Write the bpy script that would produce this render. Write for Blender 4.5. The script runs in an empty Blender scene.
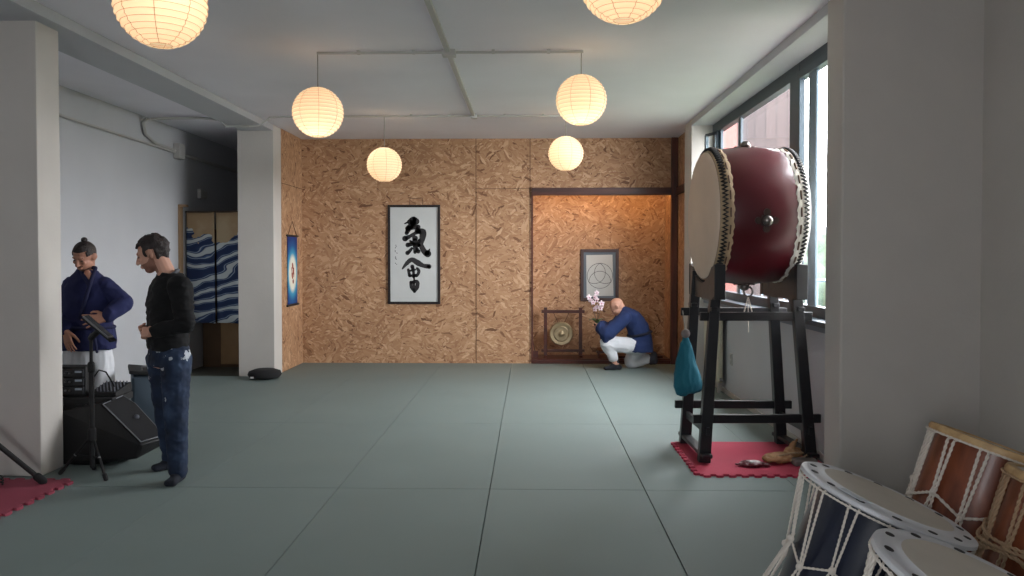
import bpy, bmesh, math, random
from mathutils import Vector, Matrix, noise
random.seed(7)
V = Vector
PI = math.pi
col = bpy.context.scene.collection
scn = bpy.context.scene

# ------------------------------------------------------------------ helpers
FPX = 780.0
PITCH = math.radians(1.2); YAW = math.radians(1.322); SHIFT = -13.7/1024.0

cam_d = bpy.data.cameras.new('camera'); cam = bpy.data.objects.new('camera', cam_d); col.objects.link(cam)
cam.location = (0, 0, 1.5); cam.rotation_euler = (PI/2-PITCH, 0, YAW)
cam_d.sensor_width = 36; cam_d.lens = FPX/1024*36; cam_d.shift_y = SHIFT; cam_d.clip_start = .05; cam_d.clip_end = 400
scn.camera = cam
CR = cam.rotation_euler.to_matrix()

def at(px, py, Y):
    d = CR @ V(((px-512)/FPX, (288-py)/FPX+SHIFT*1024/FPX, -1))
    t = Y/d.y
    return V((d.x*t, Y, 1.5+d.z*t))

class MB:
    def __init__(s): s.v = []; s.f = []
    def add(s, vs, fs):
        o = len(s.v); s.v += [V(p) for p in vs]; s.f += [tuple(i+o for i in f) for f in fs]; return s
    def box(s, c, size, rot=None):
        x, y, z = (q/2 for q in size); c = V(c)
        vs = [V((i*x, j*y, k*z)) for i in (-1, 1) for j in (-1, 1) for k in (-1, 1)]
        if rot is not None: vs = [rot @ p for p in vs]
        return s.add([p+c for p in vs], [(0,1,3,2),(4,6,7,5),(0,4,5,1),(2,3,7,6),(0,2,6,4),(1,5,7,3)])
    def span(s, a, b):
        a = V(a); b = V(b); return s.box((a+b)/2, [abs(q) for q in (b-a)])
    def hexa(s, bot, top):   # two quads, four points each, same winding
        return s.add(list(bot)+list(top), [(3,2,1,0),(4,5,6,7)]+[(i, (i+1)%4, (i+1)%4+4, i+4) for i in range(4)])
    def beam(s, a, b, w, h, up=(0,0,1), w2=None, h2=None):
        a = V(a); b = V(b); d = (b-a).normalized(); u = V(up)
        sd = d.cross(u).normalized(); u = sd.cross(d).normalized()
        w2 = w if w2 is None else w2; h2 = h if h2 is None else h2
        q = lambda c, w, h: [c+sd*i*w/2+u*j*h/2 for i, j in ((-1,-1),(1,-1),(1,1),(-1,1))]
        return s.hexa(q(a, w, h), q(b, w2, h2))
    def prism(s, pts, ext):   # pts: 3D outline, ext: vector
        n = len(pts); e = V(ext); pts = [V(p) for p in pts]
        return s.add(pts+[p+e for p in pts], [tuple(range(n))[::-1], tuple(range(n, 2*n))]+[(i, (i+1)%n, (i+1)%n+n, i+n) for i in range(n)])
    def tube(s, pts, r, n=8, closed=False, cap=True):
        pts = [V(p) for p in pts]; m = len(pts)
        rs = r if isinstance(r, (list, tuple)) else [r]*m
        o = []; prev = None
        for i, p in enumerate(pts):
            if closed: t = pts[(i+1) % m]-pts[i-1]
            else: t = pts[min(i+1, m-1)]-pts[max(i-1, 0)]
            if t.length < 1e-9: t = V((0,0,1))
            t.normalize()
            if prev is None:
                u = t.orthogonal().normalized()
            else:
                u = prev-t*prev.dot(t)
                u = u.normalized() if u.length > 1e-6 else t.orthogonal().normalized()
            prev = u; w = t.cross(u)
            for k in range(n):
                a = 2*PI*k/n; o.append(p+(u*math.cos(a)+w*math.sin(a))*rs[i])
        fs = []
        for i in range(m if closed else m-1):
            for k in range(n):
                a = i*n+k; b = i*n+(k+1) % n; c = ((i+1) % m)*n
                fs.append((a, b, c+(k+1) % n, c+k))
        if not closed and cap: fs += [tuple(range(n))[::-1], tuple(range((m-1)*n, m*n))]
        return s.add(o, fs)
    def lathe(s, prof, n=48, M=None, a0=0, closed_prof=False):  # prof: (r, z); axis z
        o = []; m = len(prof); M = M or Matrix()
        for k in range(n):
            a = 2*PI*k/n+a0
            for r, z in prof: o.append(M @ V((r*math.cos(a), r*math.sin(a), z)))
        fs = []
        for k in range(n):
            for i in range(m if closed_prof else m-1):
                j = (i+1) % m
                fs.append((k*m+i, ((k+1) % n)*m+i, ((k+1) % n)*m+j, k*m+j))
        return s.add(o, fs)
    def ell(s, c, r, R=None, n=16, m=10):
        c = V(c); r = (r, r, r) if isinstance(r, (int, float)) else r
        o = []; fs = []
        top = V((0,0,r[2])); o.append(top)
        for i in range(1, m):
            t = PI*i/m
            for k in range(n):
                a = 2*PI*k/n; o.append(V((r[0]*math.sin(t)*math.cos(a), r[1]*math.sin(t)*math.sin(a), r[2]*math.cos(t))))
        o.append(V((0,0,-r[2])))
        for k in range(n): fs.append((0, 1+k, 1+(k+1) % n))
        for i in range(m-2):
            for k in range(n):
                a = 1+i*n; fs.append((a+k, a+n+k, a+n+(k+1) % n, a+(k+1) % n))
        l = len(o)-1; a = 1+(m-2)*n
        for k in range(n): fs.append((a+k, l, a+(k+1) % n))
        if R is not None: o = [R @ p for p in o]
        return s.add([p+c for p in o], fs)
    def cap(s, a, b, ra, rb=None, n=14, flat=None):  # capsule a->b
        rb = ra if rb is None else rb; a = V(a); b = V(b); d = b-a
        if d.length < 1e-6: return s.ell(a, ra)
        d.normalize(); pts = []; rs = []
        for t in (85, 60, 35, 15): t = math.radians(t); pts.append(a-d*ra*math.sin(t)); rs.append(ra*math.cos(t))
        for k in range(5): pts.append(a.lerp(b, k/4)); rs.append(ra+(rb-ra)*k/4)
        for t in (15, 35, 60, 85): t = math.radians(t); pts.append(b+d*rb*math.sin(t)); rs.append(rb*math.cos(t))
        return s.tube(pts, rs, n)
    def chain(s, pts, rs, n=14):
        for i in range(len(pts)-1): s.cap(pts[i], pts[i+1], rs[i], rs[i+1], n)
        return s
    def loft(s, secs, side, n=24, power=2.3):   # secs (center, half side, half depth)
        side = V(side).normalized(); cs = [V(q[0]) for q in secs]; o = []
        for i, (c, a, b) in enumerate(secs):
            t = (cs[min(i+1, len(cs)-1)]-cs[max(i-1, 0)]).normalized()
            S = (side-t*side.dot(t)).normalized(); F = t.cross(S)
            for k in range(n):
                q = 2*PI*k/n; x = math.cos(q); y = math.sin(q)
                x = math.copysign(abs(x)**(2/power), x); y = math.copysign(abs(y)**(2/power), y)
                o.append(cs[i]+S*x*a+F*y*b)
        m = len(secs); fs = [(i*n+k, i*n+(k+1) % n, (i+1)*n+(k+1) % n, (i+1)*n+k) for i in range(m-1) for k in range(n)]
        fs += [tuple(range(n))[::-1], tuple(range((m-1)*n, m*n))]
        return s.add(o, fs)
    def mesh(s, name):
        me = bpy.data.meshes.new(name); me.from_pydata([tuple(p) for p in s.v], [], s.f); me.validate(); me.update()
        bm = bmesh.new(); bm.from_mesh(me); bmesh.ops.recalc_face_normals(bm, faces=bm.faces); bm.to_mesh(me); bm.free()
        return me

def tag(o, label=None, cat=None, group=None, kind=None):
    if label: o['label'] = label
    if cat: o['category'] = cat
    if group: o['group'] = group
    if kind: o['kind'] = kind
    return o
def obj(name, mb, mat, parent=None, smooth=None, bevel=0, loc=None):
    me = mb.mesh(name) if isinstance(mb, MB) else mb
    o = bpy.data.objects.new(name, me); col.objects.link(o)
    if mat: me.materials.append(mat)
    if smooth:
        for p in me.polygons: p.use_smooth = True
        me.set_sharp_from_angle(angle=math.radians(smooth))
    if loc is not None: o.location = loc
    if parent is not None:
        o.parent = parent
        o.matrix_parent_inverse = Matrix.Translation(parent.location).inverted() if parent.type == 'EMPTY' and loc is None else Matrix()
    if bevel:
        b = o.modifiers.new('bevel', 'BEVEL'); b.width = bevel; b.segments = 2; b.limit_method = 'ANGLE'; b.angle_limit = math.radians(40)
    return o
def thing(name, loc, label, cat, group=None):
    o = bpy.data.objects.new(name, None); col.objects.link(o); o.location = loc; o.empty_display_size = .1
    return tag(o, label, cat, group)
def dup(root, loc, label, group=None):
    r = root.copy(); col.objects.link(r); r.location = loc; r['label'] = label
    for ch in list(root.children):
        c = ch.copy(); col.objects.link(c); c.parent = r
        for g in list(ch.children):
            d = g.copy(); col.objects.link(d); d.parent = c
    return r
def S(name, mb, mat, smooth=None, bevel=0):
    return tag(obj(name, mb, mat, None, smooth, bevel), kind='structure')

def fused(name, mb, mat, parent, voxel=.006, smooth=3, wrinkle=0, wscale=9, wdir=None):
    """one continuous skin grown over overlapping volumes"""
    me = mb.mesh(name+'_raw'); o = bpy.data.objects.new(name+'_raw', me); col.objects.link(o)
    m = o.modifiers.new('r', 'REMESH'); m.mode = 'VOXEL'; m.voxel_size = voxel; m.use_smooth_shade = True
    if smooth:
        m = o.modifiers.new('s', 'SMOOTH'); m.factor = .5; m.iterations = smooth
    dg = bpy.context.evaluated_depsgraph_get(); dg.update()
    me2 = bpy.data.meshes.new_from_object(o.evaluated_get(dg)); me2.name = name
    bpy.data.objects.remove(o); bpy.data.meshes.remove(me)
    me2.materials.clear()
    if wrinkle:
        ns = [v.normal.copy() for v in me2.vertices]
        for v, nn in zip(me2.vertices, ns):
            p = v.co*wscale
            if wdir: p = V((p.x*wdir[0], p.y*wdir[1], p.z*wdir[2]))
            a = noise.noise(p)+.5*noise.noise(p*2.1+V((3,1,7)))
            a = 1-abs(a)*2.2
            v.co += nn*wrinkle*a
    for p in me2.polygons: p.use_smooth = True
    return obj(name, me2, mat, parent)

# ------------------------------------------------------------------ materials
def srgb(c):
    return tuple((x/255/12.92 if x/255 <= .04045 else ((x/255+.055)/1.055)**2.4) for x in c)+(1,)
def mat(name, c, rough=.6, metal=0, var=.0, vscale=6, bump=0, bscale=60, spec=.5, coat=0, sheen=0):
    m = bpy.data.materials.new(name); m.use_nodes = True; nt = m.node_tree; b = nt.nodes['Principled BSDF']
    cc = srgb(c); b.inputs['Base Color'].default_value = cc
    b.inputs['Roughness'].default_value = rough; b.inputs['Metallic'].default_value = metal
    b.inputs['Specular IOR Level'].default_value = spec; b.inputs['Coat Weight'].default_value = coat
    b.inputs['Coat Roughness'].default_value = .08
    b.inputs['Sheen Weight'].default_value = sheen
    tc = nt.nodes.new('ShaderNodeTexCoord')
    if var:
        n = nt.nodes.new('ShaderNodeTexNoise'); n.inputs['Scale'].default_value = vscale; n.inputs['Detail'].default_value = 4
        nt.links.new(tc.outputs['Object'], n.inputs['Vector'])
        r = nt.nodes.new('ShaderNodeValToRGB')
        r.color_ramp.elements[0].position = .3; r.color_ramp.elements[1].position = .7
        r.color_ramp.elements[0].color = tuple(x*(1-var) for x in cc[:3])+(1,)
        r.color_ramp.elements[1].color = tuple(min(1, x*(1+var)) for x in cc[:3])+(1,)
        nt.links.new(n.outputs['Fac'], r.inputs['Fac']); nt.links.new(r.outputs['Color'], b.inputs['Base Color'])
    if bump:
        n = nt.nodes.new('ShaderNodeTexNoise'); n.inputs['Scale'].default_value = bscale; n.inputs['Detail'].default_value = 3
        nt.links.new(tc.outputs['Object'], n.inputs['Vector'])
        bp = nt.nodes.new('ShaderNodeBump'); bp.inputs['Strength'].default_value = bump; bp.inputs['Distance'].default_value = .01
        nt.links.new(n.outputs['Fac'], bp.inputs['Height']); nt.links.new(bp.outputs['Normal'], b.inputs['Normal'])
    return m
def N(nt, t, **kw):
    n = nt.nodes.new(t)
    for k, v in kw.items():
        if hasattr(n, k): setattr(n, k, v)
        else: n.inputs[k.replace('_', ' ')].default_value = v
    return n
def ramp(nt, src, stops, interp='LINEAR'):
    r = nt.nodes.new('ShaderNodeValToRGB'); r.color_ramp.interpolation = interp
    e = r.color_ramp.elements
    while len(e) < len(stops): e.new(.5)
    for q, (p, c) in zip(e, stops): q.position = p; q.color = srgb(c)
    nt.links.new(src, r.inputs['Fac']); return r.outputs['Color']

def osb(name, axis, gain=1.0):
    """oriented strand board: short flakes pressed at random angles"""
    m = bpy.data.materials.new(name); m.use_nodes = True; nt = m.node_tree; L = nt.links; b = nt.nodes['Principled BSDF']
    b.inputs['Roughness'].default_value = .55; b.inputs['Specular IOR Level'].default_value = .3
    tc = N(nt, 'ShaderNodeTexCoord'); sp = N(nt, 'ShaderNodeSeparateXYZ'); L.new(tc.outputs['Object'], sp.inputs[0])
    cb = N(nt, 'ShaderNodeCombineXYZ')
    L.new(sp.outputs['X' if axis == 'y' else 'Y'], cb.inputs[0]); L.new(sp.outputs['Z'], cb.inputs[1])
    dn = N(nt, 'ShaderNodeTexNoise'); dn.inputs['Scale'].default_value = 14; L.new(cb.outputs[0], dn.inputs['Vector'])
    mx = N(nt, 'ShaderNodeMixRGB', blend_type='ADD'); mx.inputs[0].default_value = .05
    L.new(cb.outputs[0], mx.inputs[1]); L.new(dn.outputs['Color'], mx.inputs[2])
    vals = []
    for (cs, ax, ay, off) in ((6.5, 10, 42, 0), (9.0, 12, 60, 3.7), (5.2, 8, 34, 9.1)):
        mp = N(nt, 'ShaderNodeMapping'); mp.inputs['Location'].default_value = (off, off*.7, 0); L.new(mx.outputs[0], mp.inputs[0])
        v = N(nt, 'ShaderNodeTexVoronoi', voronoi_dimensions='2D'); v.inputs['Scale'].default_value = cs; L.new(mp.outputs[0], v.inputs['Vector'])
        s1 = N(nt, 'ShaderNodeSeparateColor'); L.new(v.outputs['Color'], s1.inputs[0])
        an = N(nt, 'ShaderNodeMath', operation='MULTIPLY_ADD'); an.inputs[1].default_value = 2.3; an.inputs[2].default_value = -1.15+(0 if axis == 'y' else 1.57); L.new(s1.outputs[0], an.inputs[0])
        rt = N(nt, 'ShaderNodeVectorRotate', rotation_type='Z_AXIS'); L.new(mp.outputs[0], rt.inputs['Vector']); L.new(an.outputs[0], rt.inputs['Angle'])
        sc = N(nt, 'ShaderNodeVectorMath', operation='MULTIPLY'); sc.inputs[1].default_value = (ax, ay, 1); L.new(rt.outputs[0], sc.inputs[0])
        v2 = N(nt, 'ShaderNodeTexVoronoi', voronoi_dimensions='2D'); v2.inputs['Scale'].default_value = 1; L.new(sc.outputs[0], v2.inputs['Vector'])
        s2 = N(nt, 'ShaderNodeSeparateColor'); L.new(v2.outputs['Color'], s2.inputs[0])
        vals.append((s2.outputs[0], s2.outputs[1], s1.outputs[1]))
    def mix(f, a, c):
        q = N(nt, 'ShaderNodeMix'); L.new(f, q.inputs[0]); L.new(a, q.inputs[2]); L.new(c, q.inputs[3]); return q.outputs[0]
    def gt(a, t):
        q = N(nt, 'ShaderNodeMath', operation='GREATER_THAN'); L.new(a, q.inputs[0]); q.inputs[1].default_value = t; return q.outputs[0]
    f = mix(gt(vals[1][1], .5), vals[0][0], vals[1][0])
    f = mix(gt(vals[2][1], .66), f, vals[2][0])
    c = ramp(nt, f, [(0, (112, 78, 56)), (.09, (158, 119, 90)), (.4, (176, 138, 106)), (.75, (184, 147, 115)), (1, (206, 173, 142))])
    bn = N(nt, 'ShaderNodeTexNoise'); bn.inputs['Scale'].default_value = 1.3; L.new(cb.outputs[0], bn.inputs['Vector'])
    mm = N(nt, 'ShaderNodeMixRGB', blend_type='MULTIPLY'); mm.inputs[0].default_value = .35
    L.new(c, mm.inputs[1]); L.new(ramp(nt, bn.outputs['Fac'], [(.3, (220, 208, 198)), (.7, (255, 252, 246))]), mm.inputs[2])
    g = N(nt, 'ShaderNodeMixRGB', blend_type='MULTIPLY'); g.inputs[0].default_value = 1; g.inputs[2].default_value = (gain, gain*.97, gain*.93, 1)
    L.new(mm.outputs[0], g.inputs[1]); L.new(g.outputs[0], b.inputs['Base Color'])
    bp = N(nt, 'ShaderNodeBump'); bp.inputs['Strength'].default_value = .25; bp.inputs['Distance'].default_value = .004
    L.new(f, bp.inputs['Height']); L.new(bp.outputs[0], b.inputs['Normal'])
    return m

def wood(name, dark, light, axis=2, scale=12, rough=.45, coat=0):
    m = bpy.data.materials.new(name); m.use_nodes = True; nt = m.node_tree; L = nt.links; b = nt.nodes['Principled BSDF']
    tc = N(nt, 'ShaderNodeTexCoord'); mp = N(nt, 'ShaderNodeMapping'); L.new(tc.outputs['Object'], mp.inputs[0])
    s = [scale]*3; s[axis] = scale*.12; mp.inputs['Scale'].default_value = s
    n = N(nt, 'ShaderNodeTexNoise'); n.inputs['Scale'].default_value = 1; n.inputs['Detail'].default_value = 6; n.inputs['Distortion'].default_value = .6
    L.new(mp.outputs[0], n.inputs['Vector'])
    L.new(ramp(nt, n.outputs['Fac'], [(.3, dark), (.7, light)]), b.inputs['Base Color'])
    b.inputs['Roughness'].default_value = rough; b.inputs['Coat Weight'].default_value = coat; b.inputs['Coat Roughness'].default_value = .15
    return m

M_white = mat('white_plaster', (184, 185, 188), .9, var=.025, vscale=2.2, bump=.12, bscale=50)
M_pier = mat('pier_plaster', (196, 191, 184), .9, var=.03, vscale=3, bump=.12, bscale=40)
M_ceil = mat('ceiling_paint', (233, 230, 236), .92, var=.03, vscale=1.4, bump=.1, bscale=30)
M_mat = mat('mat_foam', (114, 127, 124), .62, var=.035, vscale=1.5, bump=.25, bscale=260, spec=.45)
M_under = mat('underlay', (28, 32, 30), .9)
M_hall = mat('hall_floor', (82, 84, 76), .6, var=.08)
M_osb = osb('strand_board_face', 'y'); M_osbx = osb('strand_board_side', 'x')
M_dkwood = wood('dark_brown_timber', (44, 20, 15), (86, 42, 30), 0, 14)
M_dkwoodz = wood('dark_brown_post', (58, 27, 18), (104, 54, 36), 2, 14)
M_redwood = wood('red_stained_wood', (52, 18, 12), (84, 34, 22), 0, 22, .35, .2)
M_alu = mat('slate_aluminium', (58, 70, 78), .4, metal=.35, var=.03)
M_alul = mat('weathered_aluminium', (96, 112, 124), .4, metal=.3)
M_black = mat('black_lacquer', (17, 18, 22), .42, spec=.5, var=.1)
M_blackm = mat('matt_black_plastic', (7, 7, 9), .6, bump=.15, bscale=200)
M_metal = mat('brushed_steel', (150, 150, 152), .32, metal=.9)
M_conduit = mat('grey_white_conduit', (186, 184, 180), .55)
M_condw = mat('painted_white_pipe', (172, 170, 166), .6)
M_cord = mat('lamp_cord', (150, 145, 138), .6)

# glass: thin pane that lets light through and mirrors a little
M_glass = bpy.data.materials.new('window_glass'); M_glass.use_nodes = True; nt = M_glass.node_tree
for n in list(nt.nodes): nt.nodes.remove(n)
o_ = nt.nodes.new('ShaderNodeOutputMaterial'); mx = nt.nodes.new('ShaderNodeMixShader')
t_ = nt.nodes.new('ShaderNodeBsdfTransparent'); t_.inputs[0].default_value = (.96, .98, .975, 1)
g_ = nt.nodes.new('ShaderNodeBsdfGlossy'); g_.inputs['Roughness'].default_value = .02
mx.inputs[0].default_value = .06
nt.links.new(t_.outputs[0], mx.inputs[1]); nt.links.new(g_.outputs[0], mx.inputs[2]); nt.links.new(mx.outputs[0], o_.inputs[0])

def emis(name, c, s):
    m = bpy.data.materials.new(name); m.use_nodes = True; b = m.node_tree.nodes['Principled BSDF']
    b.inputs['Base Color'].default_value = srgb(c); b.inputs['Emission Color'].default_value = srgb(c); b.inputs['Emission Strength'].default_value = s
    return m

# ------------------------------------------------------------------ room shell
CZ = 3.19
XL = -4.6      # far left wall
XP = -3.25     # pier and beam line
XR = 1.97      # right beam line
YB = 11.07     # strand board wall
# floor: judo mats, two metres by one, laid edge to edge over a dark underlay
fl = MB()
xs = [(-5.24, .001), (-4.24, .001), (-3.24, .0015), (-2.24, .0022), (-1.25, .0045), (-.26, .006), (.744, .007), (1.74, .003), (2.74, 0)]
ys = [(-2.0, 0), (-.93, .004), (1.03, .004), (3.03, .004), (5.03, .0055), (7.03, .003), (9.04, .0012), (YB+.01, 0)]
for i in range(len(xs)-1):
    for j in range(len(ys)-1):
        x0, x1 = xs[i][0]+xs[i][1]/2, xs[i+1][0]-xs[i+1][1]/2
        y0, y1 = ys[j][0]+ys[j][1]/2, ys[j+1][0]-ys[j+1][1]/2
        if x1 < -3.2 and y1 > 9.8: y1 = 9.78
        if x1 > 2.5: x1 = 2.3
        fl.span((x0, y0, -.04), (x1, y1, 0))
S('floor', fl, M_mat)
S('floor', MB().span((-5.3, -2.1, -.14), (2.6, 13, -.04)).span((2.6, -2.1, -.14), (3.3, 5.2, -.04)), M_under)
S('floor', MB().span((2.3, -2, -.04), (2.85, 5.0, 0)), M_mat)
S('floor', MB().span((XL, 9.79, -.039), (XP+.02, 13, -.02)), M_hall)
S('ceiling', MB().span((-5.3, -2.1, CZ), (2.42, 13, CZ+.15)).span((2.42, -2.1, CZ), (3.3, 5.23, CZ+.15)), M_ceil)
# walls
S('wall_back', MB().span((XP-.02, YB, 0), (.03, YB+.06, CZ)).span((.03, YB, 2.49), (2.10, YB+.06, CZ)), M_osb)
S('wall_left', MB().span((XL-.15, -2, -.04), (XL, 13, CZ)), M_white)
S('wall_behind', MB().span((-5.3, -2.15, 0), (3.3, -2, 1.0)).span((-5.3, -2.15, 2.4), (3.3, -2, CZ)).span((-5.3, -2.15, 1.0), (-1.7, -2, 2.4)).span((-.5, -2.15, 1.0), (3.3, -2, 2.4)), M_white)
g = MB()  # window added behind the camera so daylight fills surfaces facing it
for x in (-1.67, -.53): g.span((x-.03, -2.12, 1.0), (x+.03, -2.04, 2.4))
g.span((-1.7, -2.12, 1.0), (-.5, -2.04, 1.06)).span((-1.7, -2.12, 2.34), (-.5, -2.04, 2.4))
S('fill_window_frame', g, M_alu, bevel=.004)
S('fill_window_pane', MB().span((-1.66, -2.09, 1.05), (-.54, -2.084, 2.35)), M_glass)
S('wall_left_board', MB().span((XP-.03, 10.14, 0), (XP, YB, CZ)), M_osbx)
S('wall_left_partition', MB().span((XP-.12, 10.14, 0), (XP-.03, 13, CZ)), M_white)
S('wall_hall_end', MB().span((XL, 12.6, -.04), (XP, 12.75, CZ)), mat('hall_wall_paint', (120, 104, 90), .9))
# strand-board joints
jt = MB()
for x in (-.766, .0):
    jt.span((x-.004, YB-.004, 0), (x+.004, YB+.001, CZ))
jt.span((-.762, YB-.003, 2.478), (-.004, YB+.001, 2.484))
jt.span((XP-.001, 10.14, 2.478), (XP+.003, YB, 2.484))
S('trim_1', jt, mat('board_joint', (70, 44, 26), .8))
# alcove
AX0, AX1, AD = .03, 1.99, .5
S('wall_alcove', MB().span((AX0-.05, YB+AD, 0), (AX1+.12, YB+AD+.06, CZ)), M_osb)
S('wall_alcove_side', MB().span((AX0-.05, YB+.06, 0), (AX0, YB+AD, 2.6)).span((AX1, YB+.06, 0), (AX1+.05, YB+AD, 2.6)), M_osbx)
S('ceiling_alcove', MB().span((AX0, YB+.06, 2.56), (AX1, YB+AD, 2.6)), M_white)
S('wall_right_board', MB().span((2.08, 10.0, 0), (2.12, YB+.1, CZ)), M_osbx)
S('trim_2', MB().span((AX0-.01, YB-.05, 2.385), (2.0, YB+.02, 2.49)).span((2.04, 10.0, 2.385), (2.08, YB-.03, 2.49)), M_dkwood, bevel=.004)
S('trim_3', MB().span((1.985, YB-.06, 0), (2.075, YB+.03, CZ)), M_dkwoodz, bevel=.006)
S('trim_4', MB().span((AX0-.012, YB-.012, 0), (AX0+.014, YB+.05, 2.385)), M_dkwoodz)
S('trim_5', MB().span((AX0, YB+.005, 0), (AX1, YB+AD, .065)).span((AX0, YB-.03, 0), (AX1, YB+.02, .05)), M_redwood, bevel=.004)
# cushion of light: the strip behind the lintel
ls = thing('strip_light', (1.0, YB+.05, 2.52), 'warm light strip tucked behind the dark lintel over the alcove', 'light')
obj('housing', MB().span((.1, YB+.065, 2.53), (1.95, YB+.115, 2.555)), M_condw, ls)
obj('diffuser', MB().span((.12, YB+.07, 2.518), (1.93, YB+.11, 2.529)), emis('strip_glow', (255, 200, 125), 26), ls)
# piers and beams
pier = MB().span((XP-.46, 9.83, -.04), (XP, 10.14, CZ))
S('wall_left_pier_far', pier, M_pier, bevel=.006)
S('wall_left_pier_near', MB().span((-3.355-.5, 5.25, 0), (-3.355, 5.51, CZ)), M_pier, bevel=.006)
S('ceiling_beam_left', MB().span((XP-.42, -2, 3.11), (XP, 9.83, CZ)), M_white, bevel=.004)
# window wall: parapet, lintel band, far and near piers
PX = 2.17; SZ = 1.03; WT = 3.10
S('wall_right', MB().span((PX, 5.1, 0), (PX+.2, 9.7, SZ-.02)), M_white)
S('ceiling_beam_right', MB().span((XR, 5.23, 3.115), (2.42, 9.6, CZ)), M_white, bevel=.004)
S('wall_right_pier_far', MB().span((XR, 9.6, 0), (2.3, 10.02, CZ)), M_pier, bevel=.006)
S('wall_right_outer_far', MB().span((2.12, 10.02, 0), (2.3, 11.7, CZ)), M_white)
S('wall_right_pier_near', MB().span((XR-.01, 4.96, 0), (2.95, 5.23, CZ)), M_pier, bevel=.012)
S('wall_right_near', MB().span((2.83, -2, 0), (3.0, 4.96, CZ)), M_pier)
S('baseboard_left', MB().span((XL, 4, 0), (XL+.015, 9.9, .07)), mat('skirting_grey', (150, 150, 148), .6))
S('baseboard_right', MB().span((PX-.012, 5.23, 0), (PX, 9.6, .05)), mat('skirting_pale', (170, 168, 162), .6))

# window
WX = 2.235
wf = MB(); H0, H1 = SZ, WT
def vbar(y, w, x0=WX, x1=WX+.035, z0=H0, z1=H1): wf.span((x0, y-w/2, z0), (x1, y+w/2, z1))
wf.span((WX-.01, 5.2, SZ), (WX+.07, 9.6, SZ+.09)); wf.span((WX-.01, 5.2, WT-.1), (WX+.07, 9.6, WT+.03))
vbar(9.56, .08); vbar(9.28, .09); vbar(8.45, .09, WX+.01); vbar(6.64, .24, WX-.013)
vbar(5.25, .1)
wf.span((WX-.016, 5.2, 2.98), (WX+.06, 6.62, WT-.06))
S('window_1', wf, M_alu, bevel=.004)
S('trim_6', MB().span((WX+.01, 6.20, SZ+.05), (WX+.03, 6.37, WT-.06)), M_alul, bevel=.004)
S('window_2', MB().span((WX+.045, 5.25, SZ+.05), (WX+.051, 9.56, WT-.05)), M_glass)
S('trim_7', MB().span((PX-.07, 5.23, SZ-.035), (WX, 9.6, SZ+.005)), M_alu, bevel=.004)
S('trim_8', MB().span((PX-.045, 5.23, SZ-.075), (PX, 9.6, SZ-.035)), M_alul)
# small tilted vent sash at the far end of the window
vs = thing('window_sash', (2.2, 9.45, 2.4), 'small dark framed sash standing ajar at far end of the window', 'window sash')
f = MB(); a, b = V((2.13, 9.5, 1.15)), V((2.13, 9.5, 2.98)); c, d = V((2.22, 9.3, 2.98)), V((2.22, 9.3, 1.15))
for p, q in ((a, b), (b, c), (c, d), (d, a)): f.beam(p, q, .035, .035, up=(1, .3, .2))
obj('frame', f, M_alu, vs); obj('pane', MB().prism([a, b, c, d], (.004, .001, 0)), M_glass, vs)
obj('stay', MB().cap((2.13, 9.45, 2.72), (2.2, 9.38, 2.73), .008), M_black, vs, 60)

# ------------------------------------------------------------------ outside
def boards(name, c1, c2):
    m = bpy.data.materials.new(name); m.use_nodes = True; nt = m.node_tree; L = nt.links; b = nt.nodes['Principled BSDF']
    tc = N(nt, 'ShaderNodeTexCoord'); w = N(nt, 'ShaderNodeTexBrick'); L.new(tc.outputs['Object'], w.inputs[0])
    mp = N(nt, 'ShaderNodeMapping'); mp.inputs['Rotation'].default_value = (PI/2, 0, 0); L.new(tc.outputs['Object'], mp.inputs[0])
    mp2 = N(nt, 'ShaderNodeMapping'); mp2.inputs['Rotation'].default_value = (0, 0, PI/2); L.new(mp.outputs[0], mp2.inputs[0])
    L.new(mp2.outputs[0], w.inputs[0])
    w.inputs['Scale'].default_value = 1; w.inputs['Brick Width'].default_value = 2.4; w.inputs['Row Height'].default_value = .19
    w.inputs['Mortar Size'].default_value = .008; w.inputs['Color1'].default_value = srgb(c1); w.inputs['Color2'].default_value = srgb(c2)
    w.inputs['Mortar'].default_value = srgb((20, 13, 13)); L.new(w.outputs[0], b.inputs['Base Color']); b.inputs['Roughness'].default_value = .8
    return m
bd = thing('clad_building', (3.9, 15, 0), 'neighbouring building clad in reddish vertical boards seen through the window', 'building')
obj('wall', MB().span((2.9, 14, -1), (4.66, 20, 7)), boards('red_cladding', (46, 35, 34), (38, 29, 29)), bd)
obj('corner_trim', MB().span((4.66, 13.96, -1), (4.74, 20, 7)), mat('white_trim', (225, 225, 225), .6), bd)
obj('door_panel', MB().span((3.2, 13.93, -1), (3.66, 13.99, 5.5)), mat('red_panel', (88, 38, 30), .6, var=.1), bd)
S('ground', MB().span((2.5, -5, -1.2), (90, 120, -1.0)), mat('lawn', (64, 72, 52), .95, var=.25, vscale=1.5))
hg = MB()
for k in range(60):
    x = 5+k*.9; y = 34+random.uniform(-2, 2); r = random.uniform(1.0, 2.2)
    hg.ell((x, y, -.6+r*.5), (r, r*.8, r), n=10, m=7)
hdg = fused('hedge', hg, mat('hedge_leaf', (48, 60, 46), .95, var=.4, vscale=3), None, voxel=.3, smooth=1, wrinkle=.2, wscale=2.5)
tag(hdg, 'green hedge running behind the lawn outside the window', 'hedge')
hill = MB()
pr = [(x, 95, 3+2.2*noise.noise(V((x*.06, 1, 0)))+2.0) for x in range(0, 130, 3)]
hill.add(pr+[(p[0], 80, -1.1) for p in pr]+[(p[0], 110, -1.1) for p in pr],
         [(i, i+1, i+1+len(pr), i+len(pr)) for i in range(len(pr)-1)]+[(i, i+2*len(pr), i+1+2*len(pr), i+1) for i in range(len(pr)-1)])
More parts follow.
